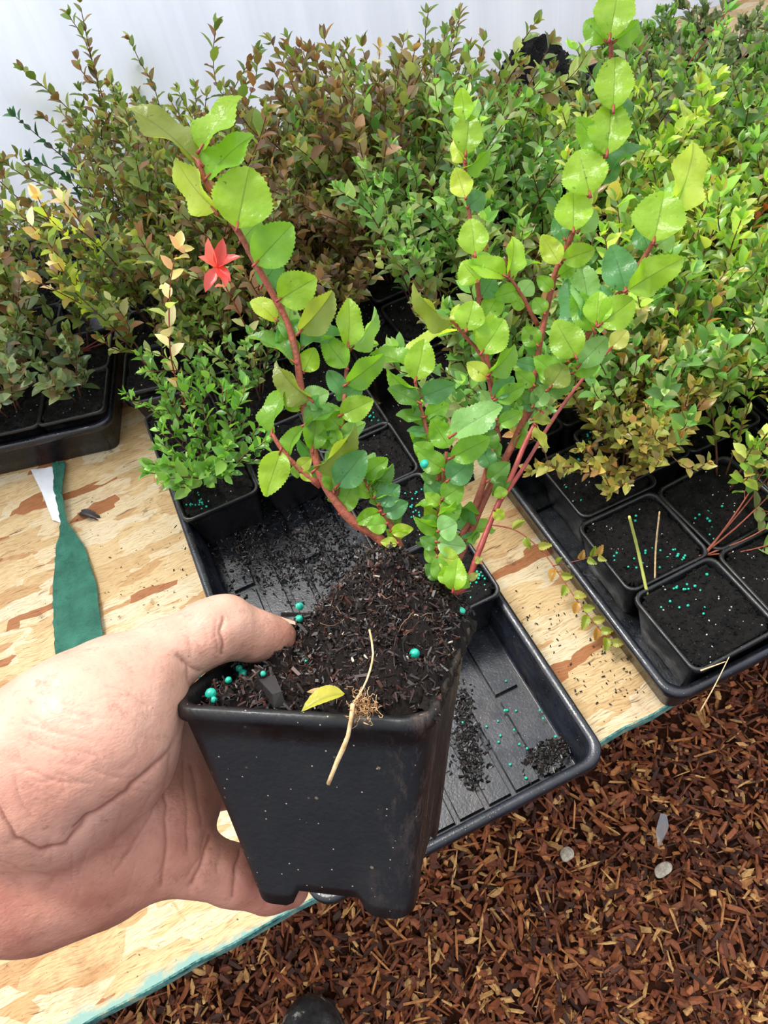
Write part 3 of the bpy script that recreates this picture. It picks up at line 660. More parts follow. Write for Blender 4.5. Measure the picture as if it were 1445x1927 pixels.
# ------------------------------------------------------------------ loose debris
FC = [L3(10, 8, 7), L3(24, 17, 14), L3(38, 26, 21), L3(16, 12, 12), L3(8, 7, 6)]
def scatter(spec, n_, z, L=(.002, .007)):
    b = Bag()
    for _ in range(n_):
        px, py, sx, sy = random.choice(spec); q = PZ(px + random.gauss(0, 1) * sx, py + random.gauss(0, 1) * sy, z); l = random.uniform(*L)
        V, F = shard(l, l * random.uniform(.25, .6), l * random.uniform(.15, .4)); c = random.choice(FC) if random.random() > .035 else L3(190, 178, 156)
        if c[0] > .3: V = V * .35
        b.add(V @ rotm().T * (1, 1, .8) + q + (0, 0, random.uniform(0, .0015)), F, c)
    return b
o = ob('spilled_soil', scatter([(450, 1010, 45, 30), (520, 1060, 50, 30), (600, 990, 45, 40), (640, 1070, 40, 30), (420, 950, 30, 18)], 2600, T + .0084).me('spilled_soil', FRAG, False)); tag(o, 'dark spilled soil crumbs over the left part of the half empty tray floor', 'spilled soil', kind='stuff')
o = ob('spilled_soil', scatter([(880, 1400, 14, 26), (890, 1440, 12, 20), (1020, 1430, 16, 12), (1045, 1410, 14, 10), (870, 1350, 10, 30)], 1100, T + .0084).me('spilled_soil', FRAG, False)); tag(o, 'clumps of dark soil spilled on the ribs near the front of the half empty tray', 'spilled soil', kind='stuff')
o = ob('soil_crumbs', scatter([(1080, 1120, 30, 40), (1150, 1290, 40, 20), (1010, 1180, 30, 30), (150, 1050, 90, 90), (300, 1100, 60, 60), (1130, 1240, 30, 40)], 260, T + .0005, (.0012, .0035)).me('soil_crumbs', FRAG, False)); tag(o, 'fine dark crumbs scattered over the bare chipboard', 'soil crumbs', kind='stuff')

gs = soil_mesh(.034, .004, 21, 40, mound=.010, z0=.004); o = ob('spilled_soil', gs); o.location = (.2235, .665, T); o.scale = (1.0, 2.9, 1); tag(o, 'bank of dark soil spilled between the two big trays behind the red stems', 'spilled soil')
# dead leaf, plastic strips
def ribbon(name, rows, mat, wrinkle=.0, n=9):
    """rows: (left point, right point)"""
    A = resample([r[0] for r in rows], .006); k = len(A); Bq = np.array([r[1] for r in rows]); tt = np.linspace(0, 1, len(Bq)); B2 = np.array([np.interp(np.linspace(0, 1, k), tt, Bq[:, c]) for c in range(3)]).T
    Aq = np.array([r[0] for r in rows]); A = np.array([np.interp(np.linspace(0, 1, k), tt, Aq[:, c]) for c in range(3)]).T
    V = []; F = []
    for i in range(k):
        for j in range(n):
            p = A[i] + (B2[i] - A[i]) * j / (n - 1); V.append(p)
    V = np.array(V); V[:, 2] += wrinkle * np.abs(fbm(np.c_[V[:, 0] * 70 + V[:, 1] * 60, V[:, 1] * 90 - V[:, 0] * 40, V[:, 2] * 0], 3, 5))
    F = [(i * n + j, i * n + j + 1, (i + 1) * n + j + 1, (i + 1) * n + j) for i in range(k - 1) for j in range(n - 1)]
    V2 = V + np.array([0, 0, .0004]); m_ = len(V); F2 = [tuple(q + m_ for q in f)[::-1] for f in F]
    return mesh(name, np.vstack([V, V2]), F + F2, mat)
z = T + .001
rows = [(PZ(100, 872, z), PZ(124, 870, z + .004)), (PZ(103, 925, z + .002), PZ(118, 925, z + .010)), (PZ(116, 985, z + .003), PZ(126, 980, z + .008)), (PZ(106, 1040, z), PZ(160, 1030, z + .003)), (PZ(100, 1110, z), PZ(182, 1100, z + .003)), (PZ(103, 1190, z), PZ(194, 1190, z + .003)), (PZ(107, 1275, z), PZ(200, 1270, z + .002)), (PZ(112, 1330, z), PZ(196, 1330, z + .002))]
o = ob('plastic_strip', ribbon('plastic_strip', rows, GFILM, .0045, 17)); tag(o, 'crinkled dark green plastic strip lying on the chipboard, twisted near its far end', 'plastic strip')
rows = [(PZ(58, 884, z), PZ(100, 880, z)), (PZ(78, 925, z), PZ(104, 925, z + .003)), (PZ(100, 980, z), PZ(117, 985, z))]
o = ob('plastic_strip', ribbon('plastic_strip', rows, WFILM, .002)); tag(o, 'white plastic strip tucked beside the far end of the green one', 'plastic strip')
lt = leaf_template(15, 5, .25, .3, .5)
def one_leaf(name, base, tip, nrm, wd, col, mat, tmpl=None, rib=.72, pet=None):
    tv, tf, rb = tmpl or lt; base = np.array(base); ax = np.array(tip) - base; L = np.linalg.norm(ax); ax /= L; sd = norm(np.cross(nrm, ax)); nn = np.cross(ax, sd)
    V = base + ax * tv[:, 0:1] * L + sd * tv[:, 1:2] * wd + nn * tv[:, 2:3] * L; c = np.repeat(np.array(col)[None], len(V), 0) * np.where(rb[:, None] > 0, rib, 1)
    if pet:
        n0, nf0 = len(V), len(tf); V = np.vstack([V, np.array(pet[0])]); c = np.vstack([c, np.zeros((len(pet[0]), 3)) + .1]); F_ = list(tf) + [tuple(q + n0 for q in f_) for f_ in pet[1]]
        me = mesh(name, V, F_, [mat, REDS], True, {'col': c}); me.polygons.foreach_set('material_index', np.array([0] * nf0 + [1] * len(pet[1]), dtype=np.int32)); return me
    return mesh(name, V, tf, mat, True, {'col': c})
o = ob('dead_leaf', one_leaf('dead_leaf', PZ(146, 966, T + .002), PZ(192, 976, T + .003), (0, 0, 1), .011, L3(52, 42, 36), FRAG)); tag(o, 'curled dead brown leaf on the chipboard right of the green plastic strip', 'dead leaf')

def stick(name, pts, r, mat, label, cat='twig', taper=.5):
    p = resample(np.array(pts), .004); V, F = tube(p, np.linspace(r, r * taper, len(p)), 6, .08)
    o = ob(name, mesh(name, V, F, mat)); return tag(o, label, cat)
m = Mat('green_grass_stalk', .5, .4); m.col(lin(188, 192, 96)); GRS = m.m
s = PZ(1218, 1118, zs); stick('grass_stalk', [s, P(1200, 1035, .98 * np.linalg.norm((RW.T @ (s - CAM))[2])), P(1184, 972, .93 * abs((RW.T @ (s - CAM))[2]))], .0016, GRS, 'pale green grass stalk, the left of the pair in the right tray', 'grass stalk', .8)
s = PZ(1232, 1095, zs); stick('grass_stalk', [s, P(1234, 1030, .98 * abs((RW.T @ (s - CAM))[2])), P(1241, 963, .94 * abs((RW.T @ (s - CAM))[2]))], .0009, STRAW, 'thin straw coloured grass stalk, the right of the pair in the right tray', 'grass stalk', .8)
stick('straw', [PZ(1318, 1338, T + .062), PZ(1345, 1290, T + .088), PZ(1372, 1236, T + .093)], .0007, STRAW, 'long pale straw leaning over the near rim of the right tray', 'straw')
stick('straw', [PZ(1318, 1262, T + .092), PZ(1365, 1245, T + .0925)], .0008, STRAW, 'short straw lying across the corner pot rim', 'straw')
# trailing runner
yl = L3(176, 190, 84); run = empty('fallen_sprig', tuple(PZ(930, 992, T + .03)), label='thin fallen sprig with small yellow green leaves trailing over bare chipboard toward the right tray', cat='sprig')
bpy.context.view_layer.update(); ri = run.matrix_world.inverted()
ctrl = [PZ(905, 985, T + .075), PZ(970, 998, T + .06), PZ(1022, 1040, T + .05), PZ(1065, 1100, T + .045), PZ(1100, 1150, T + .035), PZ(1150, 1210, T + .02)]
def sprig(parent, inv, ctrl, leaves, r=.0009):
    p = resample(np.array(ctrl), .004); V, F = tube(p, np.linspace(r, r * .5, len(p)), 5); V = [(inv @ Vector(q))[:] for q in V]
    st = ob('stem', mesh('stem', V, F, BARK), parent); tv, tf, rb = lt
    for (t, ang, L, w_, c) in leaves:
        i = int(t * (len(p) - 1)); d = norm(p[min(i + 1, len(p) - 1)] - p[max(i - 1, 0)]); vd = norm(CAM - p[i]); sd = np.cross(vd, d)
        ax = norm(d * math.cos(ang) + sd * math.sin(ang) + vd * random.uniform(-.1, .5)); me = one_leaf('leaf', (inv @ Vector(p[i]))[:], (inv @ Vector(p[i] + ax * L))[:], norm(vd + rng.normal(0, .35, 3)), w_, L3(*c), LEAF); ob('leaf', me, st)
YC = [(176, 190, 84), (150, 170, 66), (190, 190, 100), (196, 150, 80)]
sprig(run, ri, ctrl, [(t, (-1) ** k * random.uniform(.6, 1.1), random.uniform(.012, .017), .0085, YC[k % 4]) for k, t in enumerate([.18, .28, .36, .5, .55, .62, .68, .72, .78, .82, .86, .9, .93, .97, 1])])
sprig(run, ri, [PZ(1040, 1065, T + .048), PZ(1075, 1058, T + .06), PZ(1105, 1050, T + .07), PZ(1125, 1045, T + .078)], [(t, (-1) ** k * .9, .012, .007, YC[(k + 1) % 4]) for k, t in enumerate([.1, .4, .6, .75, .9, 1, 1])], .0007)

# ------------------------------------------------------------------ mulch on the ground
MC = [c_ * 1.45 for c_ in [L3(122, 66, 38), L3(98, 52, 32), L3(150, 86, 48), L3(76, 42, 28), L3(54, 32, 22), L3(132, 76, 44), L3(176, 118, 66), L3(112, 58, 34), L3(202, 156, 96)]]
def chip(L, w_, t_):
    nk = random.randint(4, 6); V = []; e_ = random.uniform(2., 5.)
    for z_, sc in ((-.5, 1), (.5, .85)):
        for k in range(nk):
            a = 2 * PI * (k + .5) / nk + random.uniform(-.35, .35); ca, sa = math.cos(a), math.sin(a); V.append((L * .5 * abs(ca) ** (2 / e_) * (1 if ca > 0 else -1) * sc * random.uniform(.75, 1.15), w_ * .5 * abs(sa) ** (2 / e_) * (1 if sa > 0 else -1) * sc * random.uniform(.5, 1.2), z_ * t_ + .15 * t_ * random.uniform(-1, 1)))
    F = [tuple(range(nk))[::-1], tuple(range(nk, 2 * nk))] + [(k, (k + 1) % nk, nk + (k + 1) % nk, nk + k) for k in range(nk)]
    return np.array(V), F
def lay():
    az = random.uniform(0, 2 * PI); a, c = math.cos(az), math.sin(az); t1 = random.gauss(0, .35); t2 = random.gauss(0, .45)
    Rz = np.array([[a, -c, 0], [c, a, 0], [0, 0, 1]]); Ry = np.array([[math.cos(t1), 0, math.sin(t1)], [0, 1, 0], [-math.sin(t1), 0, math.cos(t1)]]); Rx = np.array([[1, 0, 0], [0, math.cos(t2), -math.sin(t2)], [0, math.sin(t2), math.cos(t2)]])
    return Rz @ Ry @ Rx
def chipdims():
    r = random.random()
    if r < .30: return random.uniform(.026, .062), random.uniform(.002, .006), .003
    return random.uniform(.010, .036), random.uniform(.005, .014), random.uniform(.002, .006)
b = Bag(); cnt = 0
while cnt < 15000:
    px, py = random.uniform(-80, 1560), random.uniform(1180, 2040); q = PZ(px, py, 0)
    if random.random() < .12: q = np.array([random.uniform(-1.2, 1.6), random.uniform(-.5, 1.2), 0])
    L, w_, t_ = chipdims(); V, F = chip(L, w_, t_); b.add(V @ lay().T + (q[0], q[1], random.uniform(.003, .017)), F, random.choice(MC) * random.uniform(.7, 1.2)); cnt += 1
o = ob('bark_mulch', b.me('bark_mulch', MULCH, False)); tag(o, 'layer of reddish brown bark mulch covering the ground', 'bark mulch', kind='stuff')
CHM = []
for k in range(24):
    L, w_, t_ = chipdims(); V, F = chip(L * 1.2, w_ * 1.15, t_); CHM.append(mesh('bark_chip', V, F, MULCH, False, {'col': np.repeat([MC[k % len(MC)] * random.uniform(.9, 1.25)], len(V), 0)}))
k = 0
while k < 285:
    px, py = random.uniform(250, 1440), random.uniform(1300, 1925)
    q = PZ(px, py, 0); e = proj((q[0], .21, T))
    ey = 1927 - (px - 180) * .55
    if py < ey + 25: continue
    o = ob('bark_chip', CHM[k % 24]); M = lay(); o.matrix_world = Matrix([list(M[0]) + [q[0]], list(M[1]) + [q[1]], list(M[2]) + [.0185], [0, 0, 0, 1]])
    tag(o, ['reddish brown', 'dark brown', 'orange brown', 'blackish brown', 'near black', 'chestnut brown', 'tan', 'rusty brown', 'straw coloured'][(k % 24) % 9] + ' bark chip loose on top of the mulch below the bench edge', 'bark chip', 'loose bark chips'); k += 1
def pebble(name, px, py, r, sc, label, mat=PEB):
    V = np.array([v_.co[:] for v_ in GM[0].vertices]) / .0014; F = [tuple(p.vertices) for p in GM[0].polygons]
    V = V * (1 + .28 * vnoise(V * 1.3 + 7))[:, None] * r * np.array(sc); q = PZ(px, py, .022); me = mesh(name, V, F, mat); o = ob(name, me, None, q); o.modifiers.new('s', 'SUBSURF').levels = 1; o.modifiers['s'].render_levels = 2; return tag(o, label, 'pebble')
pebble('pebble', 1067, 1607, .0135, (1.1, .9, .7), 'pale grey rounded pebble on the bark mulch')
pebble('pebble', 1248, 1636, .016, (1.25, .7, .35), 'flat brownish stone on the bark mulch right of the pale pebble')
rows = [(P(1243, 1530, 1.46), P(1252, 1535, 1.455)), (P(1234, 1562, 1.46), P(1256, 1558, 1.45)), (P(1236, 1590, 1.46), P(1240, 1592, 1.46))]
o = ob('plastic_shred', ribbon('plastic_shred', [(np.array(a) * [1, 1, 0] + [0, 0, .026], np.array(c) * [1, 1, 0] + [0, 0, .034]) for a, c in [(PZ(1243, 1530, .03), PZ(1254, 1535, .03)), (PZ(1234, 1562, .03), PZ(1258, 1558, .03)), (PZ(1238, 1592, .03), PZ(1242, 1592, .03))]], CLEAR, .004)); tag(o, 'small shred of clear plastic film on the bark mulch', 'plastic shred')
# boot toe
q = PZ(585, 1945, .05); bt = empty('boot', (q[0], q[1], 0), -.2, label='worn black rubber boot toe at the bottom picture edge', cat='boot')
R = []
for k, t in enumerate(np.linspace(0, 1, 9)):
    R.append([(0, 0, 0)] * 0)
def bootlayer(z0, z1, grow, mat, name):
    rings = []
    prof = [(z0, 1.), (z0 + .002, 1.02), (z1 - .002, 1.02), (z1, 1.)] if name == 'sole' else [(z0, .96), (z0 + .02, 1.), (z0 + .035, .93), (z0 + .048, .72), (z0 + .056, .4), (z0 + .058, .1)]
    for zz, s_ in prof:
        ring = []
        for k in range(28):
            a = 2 * PI * k / 28; r_ = .050 * s_; y_ = math.sin(a); ring.append((r_ * math.cos(a) * (1 - .12 * max(0, y_)), (y_ * (.11 if y_ < 0 else .055)) * (s_ if y_ > 0 else 1.), zz))
        rings.append(ring)
    V, F = loft(rings, True, True); return ob(name, mesh(name, V, F, mat), bt)
bootlayer(.015, .033, 1, BOOT, 'sole'); bootlayer(.033, .10, 1, BOOT, 'upper')

# ------------------------------------------------------------------ HELD POT
def rod(r):
    t = np.linalg.norm(r); k = r / t; K = np.array([[0, -k[2], k[1]], [k[2], 0, -k[0]], [-k[1], k[0], 0]]); return np.eye(3) + math.sin(t) * K + (1 - math.cos(t)) * K @ K
RP = rod(np.array([-1.34286564, -.23674962, -.16587091])); TP = np.array([-.01881733, -.05638161, -.29777382])
RPW = RW @ RP; TPW = RW @ TP + CAM
hp_ = empty('held_potted_shrub', label='black square pot held in the hand, with tall shoots of large bright green leaves', cat='potted plant')
hp_.matrix_world = Matrix([list(RPW[k]) + [TPW[k]] for k in range(3)] + [[0, 0, 0, 1]])
HI = hp_.matrix_world.inverted(); RPi = RPW.T
def hl(p): return RPi @ (np.asarray(p) - TPW)           # world -> pot space
HP = pot_mesh('pot', .0468, .0318, .0838, POTM, .0072, lip=.0018, liph=.0052, seg=8, mid=16)
ob('pot', HP, hp_)
def sh(x, y):
    """height of the root ball above the rim plane"""
    x = np.asarray(x, float); y = np.asarray(y, float)
    m1 = .040 * np.exp(-(((x - .016) / .027) ** 2 + ((y - .026) / .024) ** 2)); m2 = .012 * np.exp(-(((x - .030) / .018) ** 2 + ((y + .012) / .024) ** 2))
    base = -.0035 + m1 + m2; p = np.c_[x.ravel(), y.ravel(), 0 * x.ravel()]
    nz = .0048 * fbm(p * 85, 3, 3) + .0028 * np.abs(fbm(p * 260 + 5, 3, 8)); return base + nz.reshape(x.shape)
n = 220; xs = np.linspace(-.0405, .0478, n); ys = np.linspace(-.0405, .052, n); X, Y = np.meshgrid(xs, ys); Z = sh(X, Y)
e1 = np.clip(np.minimum((X + .0405) / .005, (Y + .0405) / .004), 0, 1); e2 = np.clip(np.minimum((.0478 - X) / .005, (.052 - Y) / .006), 0, 1)
Z = np.where(e1 < 1, np.minimum(Z, Z * e1 - .008 * (1 - e1)), Z); Z = np.where((X > .041) | (Y > .044), np.maximum(Z, .0012), Z); Z = np.where(e2 < 1, Z * e2 - .0035 * (1 - e2), Z)
nn_ = rng.normal(0, .00022, X.shape); V = np.c_[(X + .0011 * fbm(np.c_[X.ravel(), Y.ravel(), 0 * X.ravel()] * 260, 2, 31).reshape(X.shape)).ravel(), (Y + nn_).ravel(), Z.ravel()]
F = [(j * n + i, j * n + i + 1, (j + 1) * n + i + 1, (j + 1) * n + i) for j in range(n - 1) for i in range(n - 1)]
so = ob('soil', mesh('soil', V, F, SOILH), hp_)
b = Bag()
for k in range(9000):
    x, y = random.uniform(-.041, .047), random.uniform(-.041, .052)
    if random.random() < .45: x, y = random.gauss(.012, .020), random.gauss(.018, .020)
    if x > .047 or x < -.0395 or y > .050 or y < -.0395: continue
    z = float(sh(np.array([x]), np.array([y]))[0]); l = random.choice([.0012, .0016, .002, .003, .0045]) * random.uniform(.6, 1.3); V, F = shard(l, l * random.uniform(.10, .35), l * random.uniform(.08, .25))
    R_ = rotm(); c = random.choice([L3(20, 14, 12), L3(38, 26, 21), L3(56, 37, 30), L3(28, 21, 20), L3(16, 12, 11), L3(78, 46, 36)]) * random.uniform(.7, 1.2)
    if random.random() < .010: c = L3(205, 195, 175); V = V * .8
    b.add(V @ R_.T + (x, y, z + .0003), F, c)
fr = ob('bark_fragments', b.me('bark_fragments', FRAG, False), hp_); fr['kind'] = 'stuff'
b = Bag()
for k in range(90):      # fine roots
    x, y = random.gauss(.012, .020), random.gauss(.016, .020); p = []
    if abs(x) > .043 or abs(y) > .046: continue
    z = float(sh(np.array([x]), np.array([y]))[0]); d = rng.normal(0, 1, 3); d[2] *= .5
    q = np.array([x, y, z]); p = [q - [0, 0, .001]]
    for s_ in range(5): d = norm(d + rng.normal(0, .5, 3)); q = q + d * random.uniform(.001, .0028); p.append(q.copy())
    b.add(*tube(p, .00018, 4), random.choice([L3(84, 56, 42), L3(56, 34, 27), L3(120, 88, 62)]))
fr = ob('fine_roots', b.me('fine_roots', FRAG), hp_); fr['kind'] = 'stuff'
# charcoal bark chunk
V, F = shard(.018, .009, .005); x, y = hl(P(505, 1292, .27))[:2]
def on_soil(px, py, lift=0.):
    """point of the root ball surface along a line of sight"""
    d = RW @ np.array([(px - CX) / FPX, -(py - CY) / FPX, -1.]); dl = RPi @ d; o_ = RPi @ (CAM - TPW); t = np.linspace(.2, .42, 900)
    pts = o_ + dl * t[:, None]; zz = np.where((abs(pts[:, 0]) < .05) & (pts[:, 1] < .058) & (pts[:, 1] > -.045), sh(pts[:, 0], pts[:, 1]), -.01); k = np.argmax(pts[:, 2] < zz + lift)
    return RPW @ pts[k] + TPW
c_ = on_soil(600, 1290); 
def loose(name, me, at, rot=None): o_ = ob(name, me); o_.matrix_world = Matrix([list((RPW if rot is None else RPW @ rot)[k]) + [at[k]] for k in range(3)] + [[0, 0, 0, 1]]); return o_
q = on_soil(510, 1300, .002); a = -.9; o = loose('bark_chunk', mesh('bark_chunk', V, F, FRAG, False, {'col': np.repeat([L3(40, 36, 36)], 8, 0)}), q, np.array([[math.cos(a), -math.sin(a), 0], [math.sin(a), math.cos(a), 0], [0, 0, 1]])); tag(o, 'charcoal dark bark chunk on the soil at the front rim of the held pot', 'bark chunk')
# big beads on the held soil
HB = [(780, 1230, 10, 'largest teal bead, alone on the right of the held soil'), (397, 1305, 11, 'large teal bead near the front left corner of the held pot'), (402, 1317, 7, 'small teal bead touching the front left rim of the held pot'), (430, 1280, 7, 'teal bead just behind the large front left one'),
      (457, 1268, 9, 'front bead of the stuck together teal pair below the thumb'), (450, 1258, 7, 'rear bead of the stuck together teal pair below the thumb'), (490, 1237, 7, 'teal bead right under the thumb tip underside'), (495, 1268, 6, 'small teal bead right of the stuck together pair'),
      (563, 1165, 8, 'lower of two teal beads in front of the thumb tip'), (564, 1141, 8, 'upper of two teal beads in front of the thumb tip'), (372, 1270, 7, 'teal bead in the crook between thumb and palm'), (868, 1150, 8, 'teal bead at the far right edge of the held soil'), (575, 1245, 4, 'tiny teal bead in the middle of the held soil'), (798, 873, 9, 'teal bead caught on a leaf in the middle of the held plant')]
for px, py, r, lb in HB:
    q = on_soil(px, py, .0012) if py > 1000 else P(px, py, .303); Z_ = -(RW.T @ (q - CAM))[2]; o = gran(q, lb, None, r * Z_ / FPX / .0014, GM[int(px) % 4])
# leaf and straw on the rim
lt2 = leaf_template(16, 7, .05, .22, .5)
o = ob('fallen_leaf', one_leaf('fallen_leaf', P(648, 1302, .246), P(566, 1327, .242), RPW @ np.array([0, -.5, 1]), .0068, L3(206, 200, 84), LEAF, lt2)); tag(o, 'yellow fallen leaf lying over the front rim of the held pot', 'fallen leaf')
o = ob('fallen_leaf', one_leaf('fallen_leaf', P(618, 1312, .248), P(578, 1296, .25), RPW @ np.array([0, -.3, 1]), .0035, L3(206, 168, 110), LEAF, lt2)); tag(o, 'small tan dried leaf behind the yellow one on the held rim', 'fallen leaf')
stick('straw', [P(695, 1185, .268), P(702, 1230, .262), P(690, 1280, .252), P(665, 1325, .241)], .00035, STRAW, 'pale dry rootlet lying on the held soil above the straw', 'rootlet', 1)
b = Bag(); b.add(*tube(resample([P(664, 1325, .237), P(655, 1385, .241), P(636, 1430, .246), P(618, 1475, .250)], .004), np.linspace(.0008, .0005, 99)[:len(resample([P(664, 1325, .237), P(655, 1385, .241), P(636, 1430, .246), P(618, 1475, .250)], .004))], 5, .15))
o = ob('straw', b.me('straw', STRAW)); tag(o, 'split piece of straw hanging down over the black front of the held pot', 'straw')
b = Bag()
for k in range(110):
    q = P(684 + random.gauss(0, 11), 1330 + random.gauss(0, 13), .240); p = [q]; d = rng.normal(0, 1, 3)
    for s_ in range(5): d = norm(d + rng.normal(0, .8, 3)); q = q + d * .0009; p.append(q)
    b.add(*tube(p, .00011, 4), random.choice([L3(176, 132, 84), L3(132, 88, 56), L3(206, 168, 118)]))
o = ob('root_tuft', b.me('root_tuft', FRAG)); tag(o, 'tangled tuft of tan rootlets stuck on the front rim of the held pot', 'root tuft')

# ------------------------------------------------------------------ held plant: branches and leaves
TLV = [leaf_template(31, 9, .07, .16, .30, .5), leaf_template(31, 9, .07, .34, .60, .5), leaf_template(31, 9, .07, .08, -.25, .8), leaf_template(31, 9, .07, .28, 1.0, .3)]
GC = {'b': (150, 188, 62), 'g': (124, 172, 60), 'd': (96, 142, 62), 'o': (132, 146, 66), 'p': (142, 186, 118), 'y': (182, 202, 84), 't': (92, 146, 96), 'r': (170, 176, 92)}
def ZC(py, Z): return Z - .033 * min(1, max(0, (py - 560) / 500)) ** 1.4
def hbranch(ctrl, r0, mat=BARK, r1=None):
    """ctrl: (px, py, Z)"""
    w_ = [hl(P(c[0], c[1], ZC(c[1], c[2]))) for c in ctrl]
    if ctrl[0][1] > 1055:                  # rooted shoots run down into the root ball
        x0, y0, z0 = w_[0]
        xr, yr = np.clip(x0, -.02, .038), np.clip(y0, -.02, .036); w_ = [np.array([xr, yr, float(sh(np.array([xr]), np.array([yr]))[0]) - .006])] + w_
    p = resample(np.array(w_), .0035); V, F = tube(p, np.linspace(r0, r1 or r0 * .5, len(p)), 8, .10)
    o = ob('branch', mesh('branch', V, F, mat), hp_); return o
def hleaf(br, bx, by, tx, ty, wp, Z, c='g', k=0, dz=0., tw=None):
    """leaf from base pixel to tip pixel at depth Z; wp = seen width in pixels"""
    Z = ZC(by, Z); Lp = math.hypot(tx - bx, ty - by); b0 = P(bx, by, Z); t0 = P(tx, ty, Z + dz); L = np.linalg.norm(t0 - b0); wp *= 1.10; full = max(wp * Z / FPX, L * .60)
    ang = math.acos(min(1, wp * Z / FPX / full)); ax = norm(t0 - b0); vd = norm(CAM - b0); vd = norm(vd - ax * (vd @ ax)); sd = np.cross(vd, ax)
    sgn = tw if tw else (1 if (hash((int(bx), int(ty))) % 2) else -1); nn = vd * math.cos(ang) + sd * math.sin(ang) * sgn
    if k >= 10: nn = -nn
    tv, tf, rb = TLV[k % 10]; base = np.array(L3(*GC[c])) * random.uniform(.88, 1.12); ptl = hl(b0 - ax * L * .07); pv, pf = tube([ptl, hl(b0), hl(b0 + ax * L * .10)], [.0007, .0005, .0003], 5)
    bl, tl = hl(b0), hl(t0); px_ = L * .0; me = one_leaf('leaf', bl, tl, RPi @ nn, full, base, LEAF, (tv, tf, rb), .55, (pv, pf)); return ob('leaf', me, br)
def filler(br, path, n_, size, cols='dgt', spread=18):
    """smaller leaves set alternately along a stretch of stem"""
    path = np.array(path, float)
    for k in range(n_):
        t = (k + random.random() * .6) / n_ * (len(path) - 1); i = int(t); q = path[i] + (path[min(i + 1, len(path) - 1)] - path[i]) * (t - i)
        a = random.choice([-1, 1]) * random.uniform(.5, 1.3) - PI / 2; L = size * random.uniform(.75, 1.25)
        if k % 2: a = -PI - a
        hleaf(br, q[0], q[1], q[0] + L * math.cos(a), q[1] + L * math.sin(a), L * random.uniform(.35, .68), q[2] + random.uniform(-.004, .006), random.choice(cols), random.choice([0, 1, 2, 1]), random.uniform(-.01, .01))

A = hbranch([(752, 1075, .345), (715, 1015, .342), (668, 985, .338), (622, 930, .332), (597, 875, .328), (580, 800, .322), (566, 730, .317), (558, 670, .312), (540, 605, .308), (510, 548, .304), (478, 490, .300), (448, 435, .296), (412, 385, .293), (384, 335, .290), (372, 300, .288)], .0021)
for a in [(374, 305, 243, 184, 58, .288, 'o', 0), (376, 282, 448, 170, 46, .287, 'b', 0), (388, 335, 472, 244, 50, .289, 'g', 0), (405, 398, 318, 300, 52, .292, 'y', 0), (446, 428, 470, 308, 106, .290, 'b', 0), (452, 455, 492, 412, 46, .300, 'p', 0), (480, 497, 552, 420, 74, .297, 'g', 0), (492, 540, 528, 484, 52, .306, 't', 0),
          (524, 565, 596, 522, 68, .300, 'b', 0), (563, 626, 634, 550, 54, .304, 'o', 1), (520, 602, 470, 555, 36, .308, 'y', 3), (545, 640, 545, 570, 42, .312, 'p', 0), (520, 655, 560, 600, 36, .314, 't', 2), (554, 682, 472, 617, 32, .312, 'd', 1), (564, 655, 648, 616, 32, .313, 't', 1), (560, 672, 528, 628, 34, .314, 'g', 2),
          (585, 753, 506, 688, 42, .314, 'o', 1), (570, 757, 619, 738, 44, .318, 'p', 0), (567, 772, 536, 735, 38, .320, 'g', 0), (588, 848, 597, 770, 42, .324, 'g', 0), (572, 800, 640, 760, 30, .320, 'd', 1), (592, 885, 682, 812, 42, .322, 'o', 1), (572, 700, 592, 655, 40, .316, 'b', 2), (640, 965, 668, 900, 42, .336, 'g', 0)]: hleaf(A, *a)
A2 = hbranch([(604, 915, .331), (572, 890, .328), (545, 865, .326), (525, 838, .324), (512, 816, .322)], .0015)
for a in [(511, 816, 527, 722, 36, .322, 'g', 1), (528, 848, 499, 935, 54, .320, 'b', 0), (540, 856, 563, 792, 28, .325, 'g', 3), (555, 875, 560, 900, 20, .326, 'g', 0), (560, 882, 586, 862, 26, .327, 'y', 0), (565, 888, 590, 905, 18, .327, 'y', 0)]: hleaf(A2, *a)
B = hbranch([(632, 932, .333), (637, 890, .329), (641, 840, .326), (646, 780, .322), (650, 720, .318), (655, 660, .314)], .0013)
for a in [(655, 652, 660, 558, 48, .312, 'b', 0), (661, 657, 720, 588, 26, .318, 'p', 1), (652, 692, 608, 633, 46, .314, 'g', 2), (651, 724, 726, 670, 46, .316, 'g', 0), (648, 742, 615, 695, 32, .320, 't', 1), (648, 750, 683, 722, 34, .320, 't', 0), (640, 782, 703, 752, 46, .318, 'b', 0), (642, 806, 603, 764, 38, .322, 'g', 0), (641, 820, 688, 795, 30, .324, 'p', 1),
          (640, 842, 625, 800, 24, .324, 'g', 3), (634, 915, 688, 848, 58, .326, 't', 0), (628, 925, 618, 870, 34, .330, 'g', 0), (640, 880, 612, 850, 28, .33, 'p', 1)]: hleaf(B, *a)
C = hbranch([(764, 1060, .348), (742, 1000, .342), (716, 955, .338), (695, 918, .334), (682, 898, .332)], .0017)
for a in [(682, 898, 730, 862, 38, .330, 'g', 1), (690, 905, 702, 850, 30, .334, 'p', 1), (695, 918, 745, 878, 30, .332, 'd', 1), (700, 935, 658, 905, 28, .334, 'g', 0), (712, 950, 752, 912, 38, .334, 't', 0), (722, 968, 768, 945, 36, .336, 't', 0), (715, 962, 668, 985, 30, .333, 'g', 1), (728, 985, 690, 990, 34, .332, 'g', 0), (735, 1000, 778, 995, 24, .336, 'y', 0), (712, 945, 738, 900, 26, .336, 'b', 3),
          (748, 1022, 716, 1020, 20, .336, 'y', 0), (705, 935, 750, 940, 30, .334, 'g', 2)]: hleaf(C, *a)
